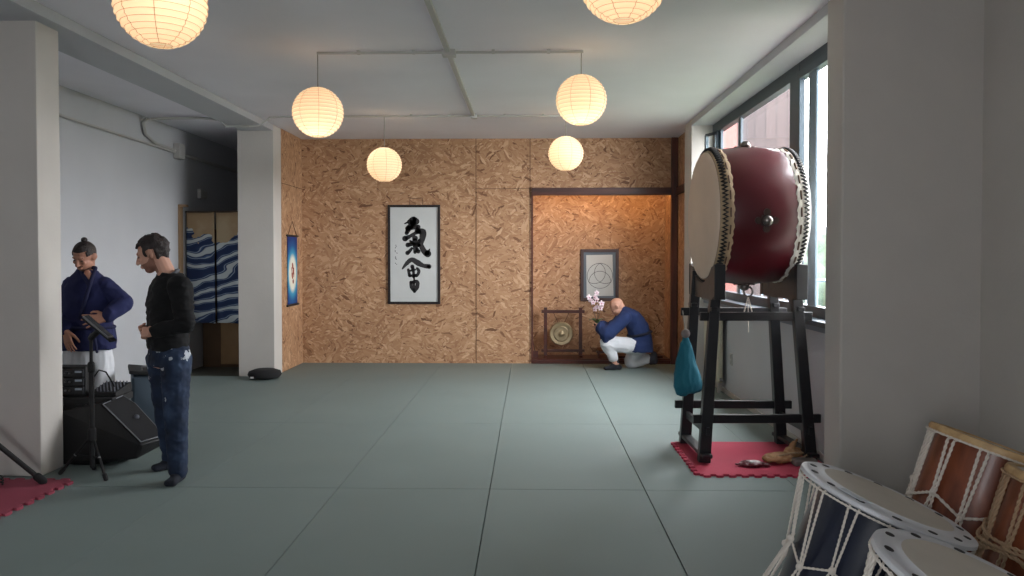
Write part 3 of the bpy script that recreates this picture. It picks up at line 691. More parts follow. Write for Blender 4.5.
M_red = mat('drum_lacquer', (78, 14, 23), .34, var=.08, vscale=5, coat=.3)
M_skin = mat('drum_hide', (214, 192, 172), .7, var=.06, vscale=3)
M_skin2 = mat('drum_hide_edge', (184, 160, 128), .75, var=.15, vscale=14, bump=.3, bscale=50)
M_skinw = mat('drum_hide_pale', (214, 210, 200), .7, var=.06)
dr = thing('taiko_drum', DC-V((0, 0, .5)), 'huge dark red barrel drum lying on the tall black stand', 'drum')
MD = Matrix.Translation(DC) @ Matrix.Rotation(AL, 4, 'Z') @ Matrix.Rotation(PI/2, 4, 'Y')   # local z -> +x
prof = []
for i in range(25):
    t_ = -1+2*i/24; prof.append((DR+(DB-DR)*(1-abs(t_)**2.3), t_*DL/2))
shell = obj('shell', MB().lathe(prof, 96, MD), M_red, dr, 60)
for s in (-1, 1):
    h = s*DL/2
    hp = [(0, h+s*.016), (.25, h+s*.016), (.43, h+s*.013), (.462, h+s*.008), (.476, h-s*.004)]
    obj('drum_head', MB().lathe(hp, 96, MD), M_skin if s < 0 else M_skinw, dr, 40)
    # skin turned down over the shell, with scalloped edge
    g = MB(); n = 192; rows = 7; vs_ = []
    for k in range(n):
        a = 2*PI*k/n; w = .082+.018*abs(math.sin(a*13))**.6
        for j in range(rows):
            u = j/(rows-1); z = h-s*(.004+u*w); tt = abs(z)/(DL/2); r = DR+(DB-DR)*(1-tt**2.3)+.010+.006*math.sin(a*26+1)*u+.004*noise.noise(V((math.cos(a)*5, math.sin(a)*5, u*3)))
            if j == rows-1: r -= .008
            vs_.append(MD @ V((r*math.cos(a), r*math.sin(a), z)))
    fs = [(k*rows+j, ((k+1) % n)*rows+j, ((k+1) % n)*rows+j+1, k*rows+j+1) for k in range(n) for j in range(rows-1)]
    obj('hide_flange', MB().add(vs_, fs), M_skin2 if s < 0 else M_skinw, dr, 60)
    # black zigzag thong round the rim
    g = MB(); n = 104; pts = []
    for k in range(2*n):
        a = PI*k/n; z = h-s*(.020 if k % 2 else .050); tt = abs(z)/(DL/2); r = DR+(DB-DR)*(1-tt**2.3)+.022
        pts.append(MD @ V((r*math.cos(a), r*math.sin(a), z)))
    g.tube(pts, .0105, 5, True)
    obj('zigzag_thong', g, mat('black_thong', (22, 18, 18), .6), dr)
    for k in range(26):
        g = MB(); a = 2*PI*(k+.5)/26; z = h-s*.072; tt = abs(z)/(DL/2); r = DR+(DB-DR)*(1-tt**2.3)+.014
        q = Matrix.Rotation(a, 4, 'Z'); g.cap(MD @ (q @ V((r, -.028, z))), MD @ (q @ V((r, .028, z))), .006, n=8)
        obj('hide_peg', g, mat('peg_brown', (96, 70, 50), .6), dr, 60)
# handles: flower plates with ring
M_iron = mat('dark_iron', (88, 74, 70), .35, metal=.8); M_ring = mat('worn_steel', (130, 124, 120), .3, metal=.9)
def handle(ang, nm):
    # ang around drum axis; radial direction in world
    q = MD @ Matrix.Rotation(ang, 4, 'Z'); 
    W = lambda r, tdir, z: q @ V((r, tdir, z))
    g = MB()
    for dx, dz, rr in ((0, 0, .034), (.047, 0, .02), (-.047, 0, .02), (0, .047, .02), (0, -.047, .02)):
        g.prism([W(DB-.004, 1.25*(dx+rr*math.cos(2*PI*k/14)), 1.25*(dz+rr*math.sin(2*PI*k/14))) for k in range(14)], W(DB+.008, 0, 0)-W(DB-.004, 0, 0))
    for k in range(4):
        a = PI/4+k*PI/2; g.prism([W(DB-.004, .038*math.cos(a)+.012*math.cos(2*PI*i/8), .038*math.sin(a)+.012*math.sin(2*PI*i/8)) for i in range(8)], W(DB+.005, 0, 0)-W(DB-.004, 0, 0))
    o = obj(nm, g, M_iron, dr)
    obj('boss', MB().lathe([(0, DB+.05), (.02, DB+.048), (.034, DB+.034), (.037, DB+.018), (.03, DB+.006)], 20, q @ Matrix.Rotation(PI/2, 4, 'Y')), M_ring, o, 60)
    return q
# angle for near side (-Y): local x/y mapping found numerically
best = {}
for k in range(360):
    a = math.radians(k); d = (MD.to_3x3() @ V((math.cos(a), math.sin(a), 0)))
    for nm, tv in (('near', V((0, -1, 0))), ('top', V((0, 0, 1))), ('bottom', V((0, 0, -1)))):
        if nm not in best or d.dot(tv) > best[nm][0]: best[nm] = (d.dot(tv), a)
NA = math.radians(6.5)
if (MD.to_3x3() @ V((math.cos(best['near'][1]+NA), math.sin(best['near'][1]+NA), 0))).z > 0: NA = -NA
handle(best['near'][1]+NA, 'handle_plate'); handle(best['top'][1], 'handle_plate'); qb = handle(best['bottom'][1], 'handle_plate')
rb = qb @ V((DB+.045, 0, 0)); rb = V((1.655+.0, 5.955, 1.245))
obj('handle_ring', MB().tube([rb+V((.036*math.cos(2*PI*k/24), .012*math.cos(2*PI*k/24), .036*math.sin(2*PI*k/24))) for k in range(24)], .007, 8, True), M_ring, dr, 60)
def rope(mb, pts, r, pitch=None, n=5, step=None, closed=False):
    """two strands twisted round the path"""
    pts = [V(p) for p in pts]
    if closed: pts = pts+[pts[0]]
    step = step or r*1.6; pitch = pitch or r*7; P = []; 
    for i in range(len(pts)-1):
        d = pts[i+1]-pts[i]; m = max(1, int(d.length/step))
        for k in range(m): P.append(pts[i]+d*k/m)
    P.append(pts[-1]); s = 0; A = [[], []]; prev = None
    for i, p in enumerate(P):
        t = (P[min(i+1, len(P)-1)]-P[max(i-1, 0)]).normalized()
        u = t.orthogonal().normalized() if prev is None else (prev-t*prev.dot(t)).normalized()
        prev = u; w = t.cross(u)
        if i: s += (P[i]-P[i-1]).length
        for q in (0, 1):
            a = 2*PI*s/pitch+q*PI; A[q].append(p+(u*math.cos(a)+w*math.sin(a))*r*.48)
    for q in (0, 1): mb.tube(A[q], r*.58, n)
M_rope = mat('white_rope', (222, 214, 202), .85); M_ropet = mat('tan_rope', (170, 142, 112), .85)
g = MB(); b0 = rb+V((0, 0, -.036))
rope(g, [b0, b0+V((-.04, -.02, -.14)), b0+V((-.03, -.02, -.17))], .006); rope(g, [b0, b0+V((.035, -.01, -.15)), b0+V((.04, .0, -.13))], .006); rope(g, [b0, b0+V((-.005, -.03, -.27))], .004)
rope(g, [b0+V((-.04, -.02, -.14)), b0+V((.035, -.01, -.15))], .006)
tag(obj('rope', g, M_rope), 'short white rope knotted on the ring under the big drum', 'rope')

# teal bag
bp = V((1.205, 6.08, .915)); 
bg = thing('drawstring_bag', bp-V((0, 0, .55)), 'teal cloth drawstring bag hanging on the left side of drum stand', 'bag')
g = MB(); secs = []
for z, a, b_, dx in ((0, .022, .018, .0), (-.04, .026, .02, 0), (-.1, .045, .03, -.005), (-.2, .068, .045, -.01), (-.32, .092, .06, -.012), (-.42, .108, .065, -.008), (-.47, .105, .055, 0), (-.495, .08, .03, .004)):
    secs.append((bp+V((dx-z*.08, -.0, z*.9-.02)), a, b_))
g.loft(secs, (1, .1, 0), 24)
fused('bag_body', g, mat('teal_cloth', (16, 96, 114), .85, bump=.2, bscale=120), bg, .006, 2, .009, 11, (1.3, 1.3, .35))
obj('gathered_top', MB().ell(bp+V((0, -.02, .0)), (.036, .03, .035)), mat('grey_cloth', (128, 118, 116), .9, bump=.4), bg, 60)
obj('cord', MB().tube([bp+V((0, -.02, .02)), bp+V((.0, .06, .10)), bp+V((.0, .10, .17))], .004, 6), M_cord, bg)

# ------------------------------------------------------------------ things on the pink mat by the stand
q = at(752, 467, 5.56)
t = thing('wrapped_snack', (q.x, q.y, ZM), 'small crumpled white and dark red packet lying on the pink mat', 'packet')
g = MB().ell((q.x, q.y, ZM+.02), (.085, .05, .02), Matrix.Rotation(-.15, 3, 'Z'), 18, 10).ell((q.x-.06, q.y, ZM+.018), (.06, .02, .008)).ell((q.x+.09, q.y-.01, ZM+.015), (.05, .02, .008))
fused('wrapper', g, mat('maroon_wrapper', (92, 36, 44), .3), t, .005, 1, .006, 30)
obj('white_side', MB().ell((q.x+.01, q.y-.005, ZM+.036), (.05, .03, .01)), mat('white_wrapper', (205, 200, 198), .35, bump=.6, bscale=60), t, 60)
q = at(783, 461, 5.7)
t = thing('leather_pouch', (q.x, q.y, ZM), 'tan leather pouch with cords lying on pink mat by drum stand leg', 'pouch')
g = MB(); g.ell((q.x-.04, q.y-.02, ZM+.035), (.13, .085, .024), Matrix.Rotation(.5, 3, 'Z'), 20, 10).ell((q.x+.09, q.y+.06, ZM+.05), (.10, .05, .03), Matrix.Rotation(.7, 3, 'Z')).cap((q.x+.05, q.y+.05, ZM+.06), (q.x+.14, q.y+.12, ZM+.13), .02, .014)
fused('pouch_body', g, mat('tan_leather', (158, 118, 80), .7, var=.15, vscale=15), t, .006, 2, .01, 14)
g = MB(); rope(g, [(q.x-.10, q.y-.06, ZM+.05), (q.x-.02, q.y-.08, ZM+.07), (q.x+.08, q.y-.02, ZM+.07), (q.x+.16, q.y+.02, ZM+.06)], .008)
rope(g, [(q.x+.16, q.y+.02, ZM+.06), (q.x+.2, q.y+.0, ZM+.07), (q.x+.13, q.y-.06, ZM+.05), (q.x+.02, q.y-.09, ZM+.03)], .007)
obj('cord', g, M_ropet, t)
obj('round_patch', MB().ell((q.x-.07, q.y-.06, ZM+.058), (.045, .03, .008), Matrix.Rotation(.35, 3, 'X')), mat('pale_leather', (176, 138, 100), .7), t, 60)
g = MB().box((q.x+.12, q.y-.10, ZM+.025), (.17, .09, .05)); tag(obj('folded_cloth', g, mat('grey_cloth_fold', (112, 104, 100), .9), bevel=.015), 'grey folded cloth lying beside the tan pouch on pink mat', 'cloth')

# ------------------------------------------------------------------ roped drums at the right
def mat3(n):
    n = V(n).normalized(); x = V((1, 0, 0)); x = (x-n*x.dot(n)).normalized(); y = n.cross(x)
    return Matrix((x, y, n)).transposed()
def okedo(name, c, n, Rf, Rb, Lb, body, skin, ropem, label, grp, NH=14, holes=True, coil=False, a_off=0, rr=.0048, knot=.45, hoop=None):
    R = mat3(n); T = Matrix.Translation(c) @ R.to_4x4(); nn = V(n).normalized()
    base = V(c)-nn*Lb; base.z = max(0, base.z-Rf*math.sqrt(max(0, 1-nn.z**2)))
    t = thing(name, base, label, 'roped drum', grp)
    obj('shell', MB().lathe([(Rb, -.012), (Rb*1.0, -Lb*.25), (Rb*1.03, -Lb*.5), (Rb, -Lb*.75), (Rb, -Lb+.012)], 72, T), body, t, 50)
    for s in (0, 1):
        z = 0 if s == 0 else -Lb; sg = 1 if s == 0 else -1
        # membrane over the shell with a flat flange out to the hoop
        pr = [(0, z+sg*.004), (Rb*.8, z+sg*.004), (Rb-.004, z+sg*.003), (Rb+.004, z-sg*.002), (Rf-.016, z-sg*.004), (Rf-.006, z-sg*.002), (Rf+.006, z-sg*.008), (Rf+.008, z-sg*.02), (Rf-.004, z-sg*.026), (Rf-.016, z-sg*.02), (Rf-.02, z-sg*.010), (Rb+.006, z-sg*.008), (Rb+.001, z-sg*.012)]
        if hoop: 
            obj('hoop', MB().lathe([(Rb+.004, z+sg*.012), (Rf+.004, z+sg*.010), (Rf+.010, z-sg*.004), (Rf+.004, z-sg*.026), (Rb+.002, z-sg*.026)], 72, T, closed_prof=True), hoop, t, 40)
            obj('drum_head', MB().lathe([(0, z+sg*.004), (Rb, z+sg*.004), (Rb+.003, z-sg*.01)], 72, T), skin, t, 40)
            g = MB(); rope(g, [T @ V(((Rf+.012)*math.cos(2*PI*k/60), (Rf+.012)*math.sin(2*PI*k/60), z-sg*.022)) for k in range(60)], .006, closed=True); obj('hoop_rope', g, ropem, t)
        else:
            obj('drum_head', MB().lathe(pr[:3], 96, T), M_tskin, t, 40)
            hd = obj('skin_flange', MB().lathe(pr[2:], 96, T), skin, t, 40)
            rh = Rb+(Rf-Rb)*.56
            for k in range(NH):
                a = 2*PI*(k+.5)/NH+a_off
                cx_, cy_ = rh*math.cos(a), rh*math.sin(a); ur = V((math.cos(a), math.sin(a), 0)); ut = V((-math.sin(a), math.cos(a), 0))
                g = MB(); g.prism([T @ (V((cx_, cy_, z-sg*.004))+ur*.0125*math.cos(2*PI*i/14)+ut*.016*math.sin(2*PI*i/14)) for i in range(14)], nn*sg*.0022)
                obj('lacing_hole', g, mat('hole_black', (12, 12, 14), .6), hd)
            g = MB(); rope(g, [T @ V(((Rf+.004)*math.cos(2*PI*k/60), (Rf+.004)*math.sin(2*PI*k/60), z-sg*.032)) for k in range(60)], rr*.9, closed=True); obj('hoop_rope', g, ropem, t)
    # lacing
    g = MB()
    def P(a, r, z): return T @ V((r*math.cos(a), r*math.sin(a), z))
    da = 2*PI/NH; rk = Rb*1.03+.016; kn = []
    for k in range(NH):
        a = da*(k+.5)+a_off; zk = -Lb*(knot+(.07 if k % 2 else -.02)); e = .012/Rf
        for s in (-1, 1):
            rope(g, [P(a+s*e*1.3, Rf-.006, -.024), P(a+s*e*1.3, Rf+.004, -.034), P(a+s*e*.5, rk, zk)], rr)
            rope(g, [P(a+s*e*.5, rk, zk), P(a+s*da*.22, Rf+.004, -Lb+.034), P(a+s*da*.22, Rf-.006, -Lb+.024)], rr)
        kn.append(P(a, rk+.004, zk)); g.ell(kn[-1], .013, n=8, m=6)
    for k in range(NH): rope(g, [kn[k], kn[(k+1) % NH].lerp(kn[k], .5)+V((0,0,0))+(kn[k]-V(c)).cross(nn)*0, kn[(k+1) % NH]], rr)
    obj('lacing', g, ropem, t)
    if coil:
        g = MB()
        for q, dz in enumerate((-.40, -.44, -.48)):
            rope(g, [P(2*PI*k/60, Rb*1.03+.03+.006*(q % 2)+.006*math.sin(k*.7+q), Lb*dz+.012*math.sin(k*.35+q)) for k in range(60)], .008, closed=True)
        obj('rope_coil', g, M_ropet, t)
    return t
grp = None
M_navy = mat('navy_lacquer', (16, 24, 44), .3, coat=.4); M_blackl = mat('black_gloss', (14, 14, 18), .3, coat=.4)
M_bwood = wood('chestnut_shell', (100, 48, 26), (142, 76, 44), 2, 16, .45, .1)
M_wskin = mat('white_drum_skin', (206, 208, 210), .45, var=.04, vscale=5)
M_tskin = mat('ivory_skin', (196, 190, 176), .6, var=.05)
M_hoop = wood('pale_hoop', (170, 136, 92), (204, 172, 124), 0, 20, .5)
c1 = at(887, 499, 2.75)
d1 = okedo('roped_drum', c1, (.35, -.05, .935), .29, .222, .60, M_navy, M_wskin, M_rope, 'navy bodied roped drum with white skin flange, leftmost of the roped drums', grp, 14, a_off=.12)
c2 = at(996, 593, 2.02)
okedo('roped_drum', c2, (.34, -.11, .92), .30, .24, .60, M_blackl, M_wskin, M_rope, 'white skinned roped drum nearest the camera at the photo bottom edge', grp, 12, rr=.0065, a_off=.05)
c3 = at(996, 447, 3.45)
okedo('roped_drum', c3, (.33, -.0, .94), .262, .235, .62, M_bwood, M_tskin, M_rope, 'chestnut brown roped drum with pale wooden hoop against the right wall', grp, 12, hoop=M_hoop, a_off=.1, rr=.0075)
c4 = at(1080, 492, 2.9)
okedo('roped_drum', c4, (.30, -.04, .95), .235, .21, .62, M_bwood, M_tskin, M_ropet, 'brown drum cut by the right photo edge with a tan rope coil', grp, 12, hoop=M_hoop, coil=True, rr=.0075)
# clear tape patch and drawn line on the skins
Tn = Matrix.Translation(c1) @ mat3((.33, -.05, .94)).to_4x4()
obj('tape_patch', MB().prism([Tn @ V(p) for p in ((-.235, -.12, .004), (-.19, -.20, .004), (-.11, -.16, .004), (-.16, -.07, .004))], V((.001, 0, .0012))), mat('clear_tape', (222, 230, 236), .15, spec=.8), d1)

# ------------------------------------------------------------------ sound gear at the left
M_spk = mat('black_speaker', (7, 7, 9), .6, bump=.2, bscale=220)
def rotm(ax, az): return Matrix.Rotation(az, 3, 'Z') @ Matrix.Rotation(ax, 3, 'X')
# wedge monitor: cabinet corners placed at their own depths
A = at
p = lambda x, y, Y: A(x, y, Y)
sp_ = thing('stage_speaker', (-3.0, 5.75, 0), 'big black wedge loudspeaker lying tilted on the mat', 'loudspeaker')
# side profile is a pentagon swept along depth direction
dirv = V((.62, .55, 0)).normalized(); sid = V((dirv.y, -dirv.x, 0))   # dirv: along cabinet length, sid: toward the camera right
f1, f2, f3, f4 = A(101, 405, 5.60), A(140, 444, 5.42), A(160, 436, 5.56), A(127, 398, 5.82)
nrm = (f2-f1).cross(f4-f1).normalized()
if nrm.x < 0: nrm = -nrm
front = [A(100, 404, 5.60), A(140, 447, 5.42), A(162.5, 437, 5.58), A(158.5, 425, 5.66), A(135, 402, 5.80), A(121, 396, 5.82)]
# plane-fit: push points onto the baffle plane
f0 = front[0]; front = [q-nrm*((q-f0).dot(nrm)) for q in front]
back = [A(62, 428, 5.95), A(88, 470, 5.75)]
ext = V((-.40, .06, -.20))
cabv = [front[0], front[1], front[2], front[4]]
bk = [A(64, 425, 6.0)+V((0,0,0)), None]
bott_y = 5.52
ca = MB()
Fq = [front[0], front[1], front[2], front[4]]
Bq = [V((front[0].x-.40, front[0].y+.10, .12)), V((front[1].x-.46, front[1].y+.12, .0)), V((front[2].x-.30, front[2].y+.14, .0)), V((front[4].x-.50, front[4].y+.02, .25))]
mid = [V((front[1].x-.03, front[1].y, front[1].z-.10)), V((front[2].x-.02, front[2].y+.03, front[2].z-.06))]
hull_pts = front+Bq+mid+[V((front[0].x-.38, front[0].y-.02, 0)), V((front[0].x-.30, front[0].y, front[0].z-.06))]
bm = bmesh.new()
for q in hull_pts: bm.verts.new(q)
r_ = bmesh.ops.convex_hull(bm, input=bm.verts)
bmesh.ops.delete(bm, geom=[g for g in r_['geom_interior'] if isinstance(g, bmesh.types.BMVert)], context='VERTS')
me = bpy.data.meshes.new('cabinet'); bm.to_mesh(me); bm.free()
obj('cabinet', me, M_spk, sp_, bevel=.012)
fc = sum(front, V())/len(front)
gr_ = [fc+(q-fc)*.90 for q in front]
obj('grille', MB().prism(gr_, nrm*.012), mat('grille_mesh', (17, 18, 23), .75, bump=.8, bscale=400), sp_)
g = MB(); g.tube([fc+(q-fc)*.93+nrm*.008 for q in front], .0045, 6, True)
obj('grille_trim', g, mat('grey_trim', (120, 122, 128), .5), sp_)
g = MB(); ce = fc+nrm*.013
g.ell(ce, .02)
obj('badge', g, mat('badge_grey', (70, 72, 80), .4), sp_, 60)
# second, pale blue-grey cabinet behind (seen right of the wedge)
t = thing('equipment_case', (-2.85, 6.5, 0), 'grey blue equipment case behind the black wedge speaker', 'case')
q = A(140, 415, 6.3)
obj('case_body', MB().box((q.x+.02, 6.45, .27), (.30, .4, .54), Matrix.Rotation(.5, 3, 'Z')), mat('slate_case', (72, 86, 98), .6), t, bevel=.02)
obj('lid', MB().box((q.x+.02, 6.45, .555), (.34, .44, .03), Matrix.Rotation(.5, 3, 'Z') @ Matrix.Rotation(.15, 3, 'Y')), M_blackm, t, bevel=.008)
obj('handle', MB().tube([(q.x+.02, 6.3, .57), (q.x+.02, 6.3, .61), (q.x+.16, 6.38, .61), (q.x+.16, 6.38, .57)], .008, 6), M_metal, t)

# low table with the amplifier rack and mixer on it
tz = A(100, 397, 5.72).z
tb = thing('equipment_table', (-3.2, 5.9, 0), 'low black table carrying the amplifier rack and mixer', 'table')
tx0, tx1, ty0, ty1 = A(66, 400, 5.72).x-.12, A(121, 395, 5.8).x, 5.68, 5.98
obj('tabletop', MB().span((tx0, ty0, tz-.05), (tx1, ty1, tz)), M_blackm, tb, bevel=.004)
obj('shelf', MB().span((tx0+.02, ty0+.02, .26), (tx0+.2, ty1-.02, .28)), M_blackm, tb)
obj('cloth_skirt', MB().span((tx0+.01, ty0+.02, tz-.16), (tx1-.22, ty0+.03, tz-.05)), M_blackm, tb)
for x in (tx0+.04, tx1-.04):
    for y in (ty0+.04, ty1-.04): obj('leg', MB().span((x-.018, y-.018, 0), (x+.018, y+.018, tz-.05)), M_blackm, tb, bevel=.003)
ra = A(65, 367, 5.72); rb_ = A(91, 397, 5.72)
rk = thing('amplifier_rack', ((ra.x+rb_.x)/2, 5.85, tz), 'black rack of audio units on the low table by near pier', 'audio rack')
obj('rack_case', MB().span((ra.x-.12, 5.74, tz), (rb_.x-.05, 5.86, ra.z)), M_blackm, rk, bevel=.006)
zz = [tz+.02, tz+.085, tz+.15]
for i, z in enumerate(zz):
    u = obj('audio_unit', MB().span((ra.x-.1, 5.722, z), (rb_.x-.06, 5.745, z+.055)), mat('unit_face', (26, 27, 32), .35), rk, bevel=.003)
    for k in range(4): obj('knob', MB().cap((ra.x-.06+k*.032, 5.722, z+.028), (ra.x-.06+k*.032, 5.71, z+.028), .007, n=8), M_metal, u, 60)
    obj('display', MB().span((rb_.x-.12, 5.718, z+.03), (rb_.x-.07, 5.723, z+.045)), mat('unit_display', (150, 160, 172), .3), u)
mx0 = A(94, 393, 5.8).x; mx1 = A(120, 393, 5.8).x
M_knob = mat('mixer_knob', (110, 112, 120), .4)
mi = thing('mixing_console', ((mx0+mx1)/2, 5.88, tz), 'small black mixer with rows of knobs on the low table', 'mixer')
obj('chassis', MB().prism([(mx0, 5.74, tz), (mx0, 5.74, tz+.03), (mx0, 5.97, tz+.075), (mx0, 5.97, tz)], (mx1-mx0, 0, 0)), M_blackm, mi, bevel=.004)
g = MB()
for i in range(7):
    for j in range(5):
        x = mx0+.02+i*(mx1-mx0-.04)/6; y = 5.765+j*.045; z = tz+.032+(y-5.74)*.196
        obj('knob', MB().cap((x, y, z), (x, y-.003, z+.012), .005, n=6), M_knob, mi)
g = MB(); g.tube([A(93, 392, 5.9), A(94, 377, 5.9), A(99, 370, 5.9), A(106, 372, 5.88), A(112, 382, 5.85), A(115, 388, 5.82)], .006, 6)
tag(obj('cable', g, M_blackm, None, 60), 'thin black cable looping up behind the mixer', 'cable')
q = A(66, 416, 5.72)
g = MB().ell((tx0+.11, 5.83, .345), (.08, .09, .065), n=18, m=12).ell((tx0+.15, 5.80, .38), (.05, .05, .04))
t = thing('plastic_bag', (tx0+.11, 5.83, .28), 'crumpled white plastic bag on the shelf under the low black table', 'bag')
fused('bag_film', g, mat('white_plastic', (190, 190, 196), .3), t, .008, 1, .012, 22)

# music / tablet stand on tripod
px_, py_ = A(92.5, 470, 5.27).x, 5.27
ts = thing('tripod_stand', (px_, py_, 0), 'black tripod stand with a tilted tablet holder before the men', 'tripod stand')
zt_ = A(92, 335, 5.27).z; zc = A(92, 435, 5.27).z
obj('pole', MB().cap((px_, py_, .07), (px_, py_, .75), .017).cap((px_, py_, .7), (px_, py_, zt_), .011), M_blackm, ts, 60)
obj('collar', MB().cap((px_, py_, zc-.03), (px_, py_, zc+.03), .028), M_blackm, ts, 60); obj('collar', MB().cap((px_, py_, .73), (px_, py_, .77), .024), M_blackm, ts, 60)
for q in (A(60.5, 478, 5.30), A(106, 485, 5.16), A(94, 476, 5.42)):
    q = V((q.x, q.y, .012)); tp = V((px_, py_, zc))
    lg = obj('leg', MB().cap(tp+(q-tp)*.05, q, .010), M_blackm, ts, 60)
    obj('foot', MB().cap(q+(tp-q)*.0, q+(tp-q)*.09, .015), mat('rubber', (24, 24, 26), .8), lg, 60)
    obj('brace', MB().cap(tp+(q-tp)*.52, V((px_, py_, .13)), .006, n=8), M_blackm, lg, 60)
    obj('rivet', MB().ell(tp+(q-tp)*.52, .011), M_metal, lg, 60)
a1, a2 = A(85, 319, 5.24), A(113, 342, 5.24); dx = (a2-a1); nn_ = V((-dx.z, 0, dx.x)).normalized()
hd = obj('tablet_tray', MB().prism([a1+V((0, -.04, 0)), a2+V((0, -.04, 0)), a2+V((0, .04, .0)), a1+V((0, .04, .0))], nn_*.012), M_blackm, ts, bevel=.003)
obj('clamp', MB().cap((px_, py_, zt_-.02), (a1+a2)/2, .02), M_blackm, ts, 60)
tbl = obj('tablet', MB().prism([a1+V((.0, -.035, .016)), a1.lerp(a2, .92)+V((0, -.035, .016)), a1.lerp(a2, .92)+V((0, .035, .016)), a1+V((0, .035, .016))], nn_*.008), mat('tablet_edge', (150, 150, 152), .35, metal=.4), None, bevel=.002)
tag(tbl, 'slim grey tablet resting on the tilted tray of the tripod stand', 'tablet')
tbl2 = obj('screen', MB().prism([a1+V((.01, -.03, .0252)), a1.lerp(a2, .9)+V((0, -.03, .0252)), a1.lerp(a2, .9)+V((0, .03, .0252)), a1+V((.01, .03, .0252))], nn_*.001), mat('tablet_screen', (62, 66, 76), .15), tbl)

# speaker stand at the left photo edge: one long leg reaches into view
hb = V((-3.78, 4.75, .72)); ft = V((A(43, 489, 5.03).x, 5.03, ZM+.015))
ss = thing('speaker_stand', (-3.78, 4.75, ZM), 'black tripod foot and leg reaching in at the left photo edge', 'speaker stand')
obj('pole', MB().cap((hb.x, hb.y, .12), (hb.x, hb.y, 1.6), .019), M_blackm, ss, 60)
obj('hub', MB().cap(hb-V((0, 0, .05)), hb+V((0, 0, .05)), .035), M_blackm, ss, 60)
for q in (ft, V((-4.4, 4.95, ZM+.015)), V((-3.65, 4.2, ZM+.015))):
    lg = obj('leg', MB().cap(hb, q, .016), M_blackm, ss, 60)
    obj('foot', MB().cap(q+(hb-q)*.0, q+(hb-q)*.05, .026), mat('foot_rubber', (20, 20, 22), .8), lg, 60)
    obj('brace', MB().cap(hb.lerp(q, .5), (hb.x, hb.y, .2), .008), M_blackm, lg, 60)
q = A(1, 488, 5.0)
g = MB(); g.tube([(q.x-.02+.05*math.cos(k*.6), 4.97+.04*math.sin(k*.6), ZM+.01+k*.002) for k in range(30)], .006, 6).tube([(q.x-.02, 4.97, ZM+.05), (q.x-.03, 5.0, .12), (q.x-.08, 4.97, .2)], .006, 6)
tag(obj('cable', g, M_blackm, None, 60), 'black cable coiled on the pink mat at the left photo edge', 'cable')

# ------------------------------------------------------------------ people
M_skinA = mat('skin_light', (196, 148, 126), .55, var=.05, vscale=10)
M_skinB = mat('skin_tan', (176, 126, 104), .55, var=.05, vscale=10)
M_hair = mat('dark_hair', (34, 24, 22), .6, bump=.7, bscale=90)
M_beard = mat('brown_beard', (142, 100, 84), .8, bump=.6, bscale=160)
def frame3(yaw, pitch, roll=0):
    """columns: side(left of the person), forward, up. yaw 0 faces -Y"""
    return (Matrix.Rotation(yaw, 3, 'Z') @ Matrix.Rotation(PI, 3, 'Z') @ Matrix.Rotation(-pitch, 3, 'X') @ Matrix.Rotation(roll, 3, 'Y'))
def head(mb, c, R, s=1.0):
    """R columns: x side, y forward, z up"""
    c = V(c); W = lambda x, y, z: c+R @ (V((x, y, z))*s)
    E = lambda x, y, z, r, Q=None: mb.ell(W(x, y, z), tuple(q*s for q in r), R if Q is None else R @ Q, 20, 14)
    E(0, -.012, .028, (.074, .094, .088))          # skull
    E(0, .028, -.025, (.060, .062, .078))          # face
    E(0, .045, -.082, (.034, .034, .028))          # chin
    E(0, .010, -.062, (.056, .055, .038))          # jaw
    E(0, .074, .030, (.046, .016, .018))           # brow
    mb.cap(W(0, .088, .014), W(0, .106, -.022), .010*s, .014*s, 10)   # nose
    E(.010, .098, -.026, (.009, .009, .008)); E(-.010, .098, -.026, (.009, .009, .008))
    E(0, .089, -.050, (.024, .010, .007)); E(0, .087, -.061, (.021, .010, .007))   # lips
    for q in (-1, 1):
        E(q*.036, .070, -.012, (.018, .014, .016))      # cheek
        E(q*.076, -.008, .002, (.010, .020, .032), Matrix.Rotation(q*.25, 3, 'Z'))
        E(q*.084, -.014, .008, (.009, .020, .028), Matrix.Rotation(q*.4, 3, 'Z'))
    return W
def stubble(body, c, R, m, s, test):
    body.data.materials.append(m); Ri = R.transposed()
    for p in body.data.polygons:
        q = Ri @ (p.center-V(c)); q = q/s
        if q.length < .2 and test(q): p.material_index = 1
def facebits(c, R, par, s=1.0, brow=M_hair):
    W = lambda x, y, z: V(c)+R @ (V((x, y, z))*s)
    for q in (-1, 1):
        e = obj('eye', MB().ell(W(q*.031, .0775, .008), (.011*s, .006*s, .0045*s), R, 12, 8), mat('eye_dark', (40, 30, 28), .3), par, 60)
        obj('eyebrow', MB().cap(W(q*.016, .0855, .030), W(q*.045, .073, .033), .0042*s, .003*s, 8), brow, par, 60)
def hair(name, c, R, par, m, keep, s=1.0, r=(.080, .101, .096), off=(0, -.013, .032), thick=.012, amp=.006, freq=30):
    g = MB(); g.ell((0, 0, 0), r, None, 48, 32)
    me = g.mesh(name); bm = bmesh.new(); bm.from_mesh(me)
    dele = [f for f in bm.faces if not keep(f.calc_center_median()+V(off))]
    bmesh.ops.delete(bm, geom=dele, context='FACES')
    bm.normal_update()
    for v in bm.verts:
        n_ = v.co.normalized(); v.co += n_*amp*(noise.noise(v.co*freq)+.6*noise.noise(v.co*freq*2.3))
    for v in bm.verts: v.co = V(c)+R @ ((v.co+V(off))*s)
    bm.to_mesh(me); bm.free()
    o = obj(name, me, m, par, 80); q = o.modifiers.new('t', 'SOLIDIFY'); q.thickness = thick; q.offset = -1
    return o
